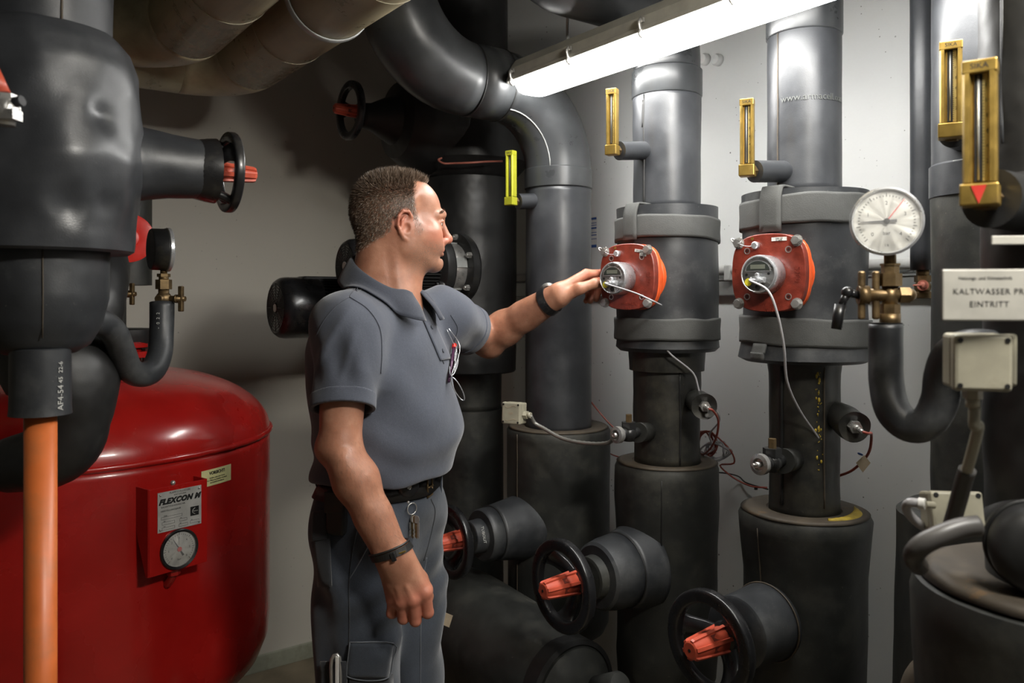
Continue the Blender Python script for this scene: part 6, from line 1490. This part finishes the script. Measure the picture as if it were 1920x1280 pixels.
# placket, buttons
def patch(cor, sol, off, nx, ny, par, mat, name, th=.0015, label=None):
    """cor: four corner places TL TR BR BL; grid laid on the surface"""
    pts = []
    for j in range(ny+1):
        for i in range(nx+1):
            u_, v_ = i/nx, j/ny; pts.append((cor[0]*(1-u_)+cor[1]*u_)*(1-v_)+(cor[3]*(1-u_)+cor[2]*u_)*v_)
    pts = raysnap(sol, pts, off); g = G(); rows = [pts[j*(nx+1):(j+1)*(nx+1)] for j in range(ny+1)]
    g.ring_loft(rows, False, False, closed=False); return part(name, g, mat, par, label, solid=th)
patch([W(782, 572, 1.76), W(802, 572, 1.78), W(846, 672, 1.76), W(826, 676, 1.75)], P, .0020, 6, 26, sh, M['polo'], 'placket', .0022)
for px, py in ((794, 572), (810, 613), (831, 657)):
    q = raysnap(P, [W(px, py, 1.77)], .0038)[0]; n_ = Vector(P.grad(np.array([[*q]], F3))[0].tolist()); g = G(); g.lathe(q, n_, [(.005, 0), (.005, .0014), (.0035, .0018), (0, .0014)], 18); part('button', g, M['polo_dark'], sh)
seamline([W(790, 575, 1.76), W(808, 620, 1.755), W(824, 660, 1.75), W(832, 682, 1.75)], P, sh, M['trouser_dark'], .0016)

# ---- trousers
Q3 = Solid(); kn = .50
Q3.ell(T(-.018, 0, 1.02), (.140, .168, .13), TAX, .05)
for s, ft in ((-1, FOOTN), (1, FOOTF)):
    hip = T(-.012, s*.080, .96); kne = ft+Z*kn+Fw*.012; ank = ft+Z*.11
    Q3.cap(hip, kne, .110, .082, .035); Q3.cap(kne, ank, .082, .070, .03)
def tf(Q_):
    q = Q_-np.array([*TCN], F3); f = q@np.array([*Fw], F3); l = q@np.array([*Lw], F3); z = q[:, 2]
    return (.0060*np.sin(f*38+z*30+l*20)*np.exp(-((z-.93)/.10)**2)+.0035*np.sin(z*95-f*35+1.5*np.sin(l*24+z*9))*np.exp(-((z-.84)/.09)**2)*np.clip(.5+f*6, 0, 1)+.0055*np.sin(z*48+f*30+2*np.sin(l*14))*np.exp(-((z-.86)/.10)**2)*np.clip(.4+f*5, 0, 1)+.004*np.sin(z*22+f*40-l*22)+.002*np.sin(f*80+z*12)+.006*np.sin(z*38+f*12)*np.exp(-((z-.5)/.15)**2)).astype(F3)
Q3.fold = tf; Q3.plane(T(0, 0, 1.108), (0, 0, 1), .004)
VT, QT = Q3.mesh((-.56, 1.6, .06), (-.04, 2.14, 1.14), .0042, n=24); tr, _ = np_part('trousers', (VT, QT), M['trouser'], t0, it=2, lam=.5)
# belt
g = G(); ra = ring_on(Q3, T(0, 0, 1.098), Z, .16, .003, 80); rb = ring_on(Q3, T(0, 0, 1.062), Z, .16, .003, 80)
rai = [q+(T(0, 0, q.z)-q).normalized()*-.0035 for q in ra]; rbi = [q+(T(0, 0, q.z)-q).normalized()*-.0035 for q in rb]
g.ring_loft([rb, rbi, rai, ra], False, False); bt = part('belt', g, M['leather'], t0)
def on(sol, px, py, d, off=0): return raysnap(sol, [W(px, py, d)], off)[0]
def nrm(sol, q): return Vector(sol.grad(np.array([[*q]], F3))[0].tolist())
q = on(Q3, 806, 912, 1.72, .006); n_ = nrm(Q3, q); n_ = Vector((n_.x, n_.y, 0)).normalized(); r_ = Z.cross(n_)
g = G(); g.tube([q+r_*.016+Z*.021, q+r_*.016-Z*.021, q-r_*.016-Z*.021, q-r_*.016+Z*.021], .0025, 8, closed=True); g.cyl(q-r_*.016, q+r_*.014+n_*.003, .002); part('buckle', g, M['brass'], bt)
for px in (746, 692, 828):
    q = on(Q3, px, 910, 1.70, .005); n_ = nrm(Q3, q); n_ = Vector((n_.x, n_.y, 0)).normalized(); g = G(); g.box(q, (.012, .004, .052), (Z.cross(n_), n_, Z)); part('belt_loop', g, M['trouser'], tr, bevel=.0015)
# trouser seams and pockets
tw = M['rail'] if 0 else cloth('pale worn seam', (.105, .115, .13))
seamline([W(690, 935, 1.66), W(668, 1000, 1.66), W(655, 1080, 1.67), W(655, 1160, 1.67), W(654, 1230, 1.67), W(652, 1300, 1.67)], Q3, tr, M['trouser_dark'], .0014)
seamline([W(692, 1020, 1.66), W(670, 1060, 1.66), W(655, 1085, 1.67)], Q3, tr, tw, .0014)
seamline([W(700, 930, 1.66), W(692, 960, 1.66), W(695, 1020, 1.66), W(712, 1030, 1.65)], Q3, tr, M['trouser_dark'], .0014)
seamline([W(808, 935, 1.70), W(816, 960, 1.71), W(806, 1010, 1.70), W(795, 1050, 1.69)], Q3, tr, M['trouser_dark'], .0013)
seamline([W(800, 1045, 1.68), W(792, 1100, 1.67), W(789, 1180, 1.67), W(788, 1290, 1.66)], Q3, tr, tw, .0012)
patch([W(656, 1204, 1.64), W(738, 1206, 1.64), W(728, 1272, 1.64), W(650, 1270, 1.64)], Q3, .008, 10, 8, tr, M['trouser'], 'thigh_pocket_flap', .004)
seamline([W(656, 1204, 1.62), W(738, 1206, 1.62), W(736, 1240, 1.62), W(728, 1270, 1.62), W(690, 1276, 1.62), W(655, 1270, 1.62), W(650, 1258, 1.62), W(656, 1204, 1.62)], Q3, tr, tw, .0013, off=.0105, k=4)
patch([W(655, 1262, 1.64), W(736, 1262, 1.64), W(738, 1400, 1.64), W(655, 1400, 1.64)], Q3, .006, 8, 10, tr, M['trouser_dark'], 'thigh_pocket', .006)
patch([W(600, 1240, 1.68), W(650, 1240, 1.66), W(652, 1420, 1.66), W(602, 1420, 1.68)], Q3, .010, 6, 10, tr, M['trouser_dark'], 'tool_pocket', .004)
patch([W(586, 960, 1.80), W(612, 955, 1.74), W(612, 1010, 1.74), W(584, 1015, 1.80)], Q3, .010, 6, 8, tr, M['trouser_dark'], 'back_pocket_flap', .004)
patch([W(588, 1000, 1.80), W(618, 1000, 1.72), W(622, 1100, 1.72), W(596, 1100, 1.80)], Q3, .007, 6, 8, tr, M['trouser_dark'], 'back_pocket', .004)
# boots
for ft in (FOOTN, FOOTF):
    B = Solid(); B.cap(ft+Z*.16, ft+Z*.06, .052, .048, .03); B.cap(ft+Z*.055-Fw*.03, ft+Fw*.15+Z*.045, .045, .042, .03); B.plane(ft+Z*.002, (0, 0, -1), .004)
    b0 = [min(ft.x, ft.x+Fw.x*.2)-.1, ft.y-.2, -.02]; bt_ = B.mesh(b0, [ft.x+.3, ft.y+.15, .25], .006, n=16); np_part('boot', bt_, M['leather'], t0, it=1)

# ---- things he wears or carries
def wristband(c, d, r0, name, label, w, mat):
    x, y, a = frame(d); seg = 40; ra = ring_on(S, c-a*w/2, a, r0, .0012, seg); rb = ring_on(S, c+a*w/2, a, r0, .0012, seg); mid = c
    o1_ = [q+(q-c).normalized()*.0028 for q in ra]; o2_ = [q+(q-c).normalized()*.0028 for q in rb]; g = G(); g.ring_loft([ra, o1_, o2_, rb], False, False, smooth=False)
    return part(name, g, mat, t0, label)
cw = EL+dB*((WL-EL).length-.030); wb = wristband(cw, dB, .032, 'watch_strap', 'black ribbed watch strap', .021, M['blackp'])
x, y, a = frame(dB); topd = (Z-dB*dB.dot(Z)).normalized(); sd_ = dB.cross(topd)
fd = (topd*.9-Vector((0, -1, 0))*0+Vector((0, .5, 0))).normalized(); fd = (fd-dB*fd.dot(dB)).normalized(); cq = S.snap([cw+fd*.03], .004)[0]
g = G(); g.lathe(cq, fd, [(.0175, -.003), (.0185, .0), (.0185, .005), (.016, .008), (0, .0085)], 28); part('watch_case', g, M['steel'], t0)
vd = Vector((.15, -1, .1)); vd = (vd-dB*vd.dot(dB)).normalized()
for k in range(4):
    q = S.snap([cw+(vd+topd*(.1-.25*k)).normalized()*.03], .0045)[0]; g = G(); g.box(q, (.010, .002, .0018), (dB, vd, vd.cross(dB))); part('strap_rib', g, M['ink'], t0)
cb = ER+dA*((WR-ER).length-.004); bn = (dA+Vector((-.35, 0, .0))*0).normalized()
bax = Vector((.32, -.05, -.95)).normalized(); wb = wristband(cb+Vector((.000, 0, .002)), bax, .034, 'bracelet', 'black leather bracelet with dark steel clasp', .012, M['leather'])
rr_ = ring_on(S, cb+Vector((0, 0, .002))-bax*.0095, bax, .034, .003, 40); g = G(); g.tube(rr_, .0022, 8, closed=True); part('bracelet_cord', g, M['leather'], t0)
q = S.snap([W(737, 1047, 1.56)], .005)[0]; g = G(); r_ = bax.cross(Vector((0, -1, 0))).normalized(); g.box(q, (.010, .005, .017), (r_, Vector((0, -1, 0)), bax)); part('bracelet_clasp', g, M['blackp'], t0, bevel=.0015)
g = G(); q2 = S.snap([W(757, 1035, 1.57)], .0045)[0]; g.box(q2, (.018, .003, .003), (r_, Vector((0, -1, 0)), bax)); part('bracelet_plate', g, M['gold'], t0)
# key reel
q = on(Q3, 764, 911, 1.68, .008); n_ = nrm(Q3, q); n_ = (Vector((n_.x, n_.y, 0)).normalized()+Vector((0, -.6, 0))).normalized(); r_ = Z.cross(n_)
t = thing('key_reel', 'round black key reel clipped on the man\'s belt', 'key reel', q-Z*.03)
g = G(); g.lathe(q, n_, [(.0235, -.004), (.0245, .0), (.0240, .008), (.020, .011), (.008, .0115), (.0, .0115)], 36); g.box(q-Z*.022, (.022, .010, .012), (r_, n_, Z)); part('case', g, M['blackp'], t)
g = G(); g.lathe(q+n_*.0115, n_, [(.0055, 0), (.0045, .003), (.003, .0025), (0, .003)], 20); part('rivet', g, M['steel'], t)
g = G(); g.torus(q, n_, .0245, .0016, 36, 6); part('chrome_edge', g, M['steel'], t)
k0 = q-Z*.034+n_*.004; g = G(); g.cyl(q-Z*.026+n_*.003, k0, .0028); g.sphere(k0, .0042, 12); part('swivel', g, M['steel'], t)
kr = k0-Z*.014+r_*.007+n_*.006; t = thing('key_bunch', 'bunch of brass keys hanging on a ring from the belt', 'keys', kr-Z*.075)
g = G(); g.torus(kr, (n_+r_*.35).normalized(), .0125, .0012, 32, 8); part('key_ring', g, M['steel'], t)
for k in range(5):
    an = (k-2)*.09; e = (Z*-1+r_*(an+.12)).normalized(); o = kr-Z*.010+r_*(.002*k+.001)+n_*(.0025*(k-2)); sx = (r_+n_*(k-2)*.5).normalized(); g = G()
    g.prism([(.007*math.cos(th), -.013+.0085*math.sin(th)) for th in [2*PI*i/14 for i in range(14)]], o, (sx, -e if 0 else Vector((0,0,1)), sx.cross(Z)), .0018)
    blade = [(-.003, -.020), (.003, -.020), (.003, -.052), (.001, -.056), (-.001, -.052), (-.0028, -.049), (-.0014, -.045), (-.003, -.041), (-.0015, -.037), (-.003, -.033)]
    g.prism(blade, o+r_*an*.02, (sx, Z, sx.cross(Z)), .0018); part('key', g, M['brass'] if k % 2 else M['steel'], t)
# belt pouch at the hip, carabiner strap behind
q = on(Q3, 632, 955, 1.72, .014); n_ = nrm(Q3, q); n_ = Vector((n_.x, n_.y, 0)).normalized(); r_ = Z.cross(n_)
t = thing('belt_pouch', 'small black leather pouch on the belt behind the man\'s forearm', 'pouch', q-Z*.05)
g = G(); g.box(q-Z*.005, (.042, .026, .095), (r_, n_, Z)); part('pouch_body', g, M['leather'], t, bevel=.006)
g = G(); g.box(q+Z*.018+n_*.015, (.044, .004, .045), (r_, n_, Z)); part('flap', g, M['leather'], t, bevel=.002)
g = G(); g.tube([W(606, 880, 1.80), W(594, 890, 1.79), W(592, 905, 1.78), W(598, 918, 1.78), W(603, 908, 1.78), W(607, 890, 1.79)], .0018, 8, smooth=4, closed=True); solo('hook', g, M['leather'], 'dark cord loop hanging at the back of the belt', 'hook')
# pen and glasses in the placket
A_ = on(P, 848, 652, 1.80, .006); t = thing('pen', 'dark pen with red cap clipped at the shirt opening', 'pen', on(P, 856, 715, 1.80, .008))
B_ = on(P, 858, 712, 1.80, .008); A_ = A_+Vector((.004, -.002, .0)); g = G(); g.cyl(A_, B_, .0038, .0032); part('barrel', g, plain('dark purple barrel', (.06, .02, .05), .2), t); g = G(); g.cyl(A_+(A_-B_).normalized()*.012, A_-(A_-B_).normalized()*.001, .0058, .005); part('cap', g, M['red_knob'] if 0 else plain('bright red cap', (.75, .03, .02), .3), t)
g = G(); g.tube([A_+Z*.004+Vector((.006, -.003, 0)), A_.lerp(B_, .4)+Vector((.006, -.003, 0))], .0012, 8); part('clip', g, M['chrome'], t)
c0 = on(P, 838, 618, 1.80, .004); c1 = on(P, 853, 655, 1.80, .010)+Vector((.004, -.004, 0)); c2_ = on(P, 864, 700, 1.80, .012)+Vector((.005, -.003, 0)); c3 = on(P, 874, 745, 1.82, .012)+Vector((.012, 0, 0))
t = thing('folded_glasses', 'folded thin wire spectacles hooked in the man\'s shirt opening', 'glasses', c3)
g = G(); g.tube([c0, c0.lerp(c1, .6), c1, c1.lerp(c2_, .5)+Vector((.003, 0, 0)), c2_], .0011, 8, smooth=4); g.tube([c0+Vector((.004, 0, .003)), c1+Vector((.008, 0, .008)), c2_+Vector((.006, 0, .01))], .0011, 8, smooth=4); part('temple', g, M['chrome'], t)
def lensloop(ca_, cb_, wd):
    ax_ = (cb_-ca_); L = ax_.length; ax_ = ax_.normalized(); sd = Vector((0, -1, 0)).cross(ax_).normalized(); sd = (sd+Vector((0, -.55, 0))).normalized(); mid = (ca_+cb_)/2; return [mid+ax_*L/2*math.cos(th)+sd*wd*math.sin(th) for th in [2*PI*i/24 for i in range(24)]]
for a_, b__ in ((c1-Z*.008, c2_), (c2_-Z*.004, c3)):
    lp_ = lensloop(a_, b__, .0095); g = G(); g.tube(lp_, .0012, 8, closed=True); part('lens_frame', g, M['chrome'], t)
# folding rule and knife in the leg pocket
q = on(Q3, 632, 1246, 1.66, .018); g = G(); g.box(q-Z*.02, (.007, .004, .075), (Vector((1, -.2, 0)).normalized(), Vector((-.2, -1, 0)).normalized(), Z)); solo('knife', g, M['label_w'], 'white striped tool edge sticking in the leg pocket', 'tool', bevel=.001)
g = G(); q = on(Q3, 622, 1236, 1.67, .016); g.tube([q-Z*.06, q, q+Vector((.016, 0, .004)), q+Vector((.018, 0, -.06))], .004, 10, smooth=3); solo('pliers', g, M['steel'], 'metal tool handles peeking out of the leg pocket', 'tool')
# ================================================================== light, camera, output
def area(name, loc, target, sx, sy, power, col=(1, 1, 1)):
    l = bpy.data.lights.new(name, 'AREA'); l.shape = 'RECTANGLE'; l.size = sx; l.size_y = sy; l.energy = power; l.color = col
    o = bpy.data.objects.new(name, l); COL.objects.link(o); o.location = loc
    d = Vector(target)-Vector(loc); o.rotation_euler = d.to_track_quat('-Z', 'Y').to_euler(); return o
w = bpy.data.worlds.new('World'); SC.world = w; w.use_nodes = True; w.node_tree.nodes['Background'].inputs[0].default_value = (.5, .5, .5, 1); w.node_tree.nodes['Background'].inputs[1].default_value = .035
# the room's second, working lamp further back to the right: it throws the pump's shadow on the left wall
area('ceiling_lamp_light', (.62, .55, 2.13), (-.6, 2.4, 1.2), .28, .10, 14.5, (1, .96, .88))
cam = bpy.data.cameras.new('camera'); co = bpy.data.objects.new('camera', cam); COL.objects.link(co); SC.camera = co
co.location = (0, 0, CAMZ); co.rotation_euler = (PI/2, 0, 0)
cam.sensor_width = 36; cam.lens = 36*FPX/1920; cam.shift_y = -(640-HOR)/1920; cam.clip_start = .05
cam.dof.use_dof = True; cam.dof.focus_distance = 1.9; cam.dof.aperture_fstop = 5.0
vs = SC.view_settings; vs.view_transform = 'Standard'; vs.look = 'None'; vs.gamma = 1; vs.exposure = 0; vs.use_curve_mapping = False
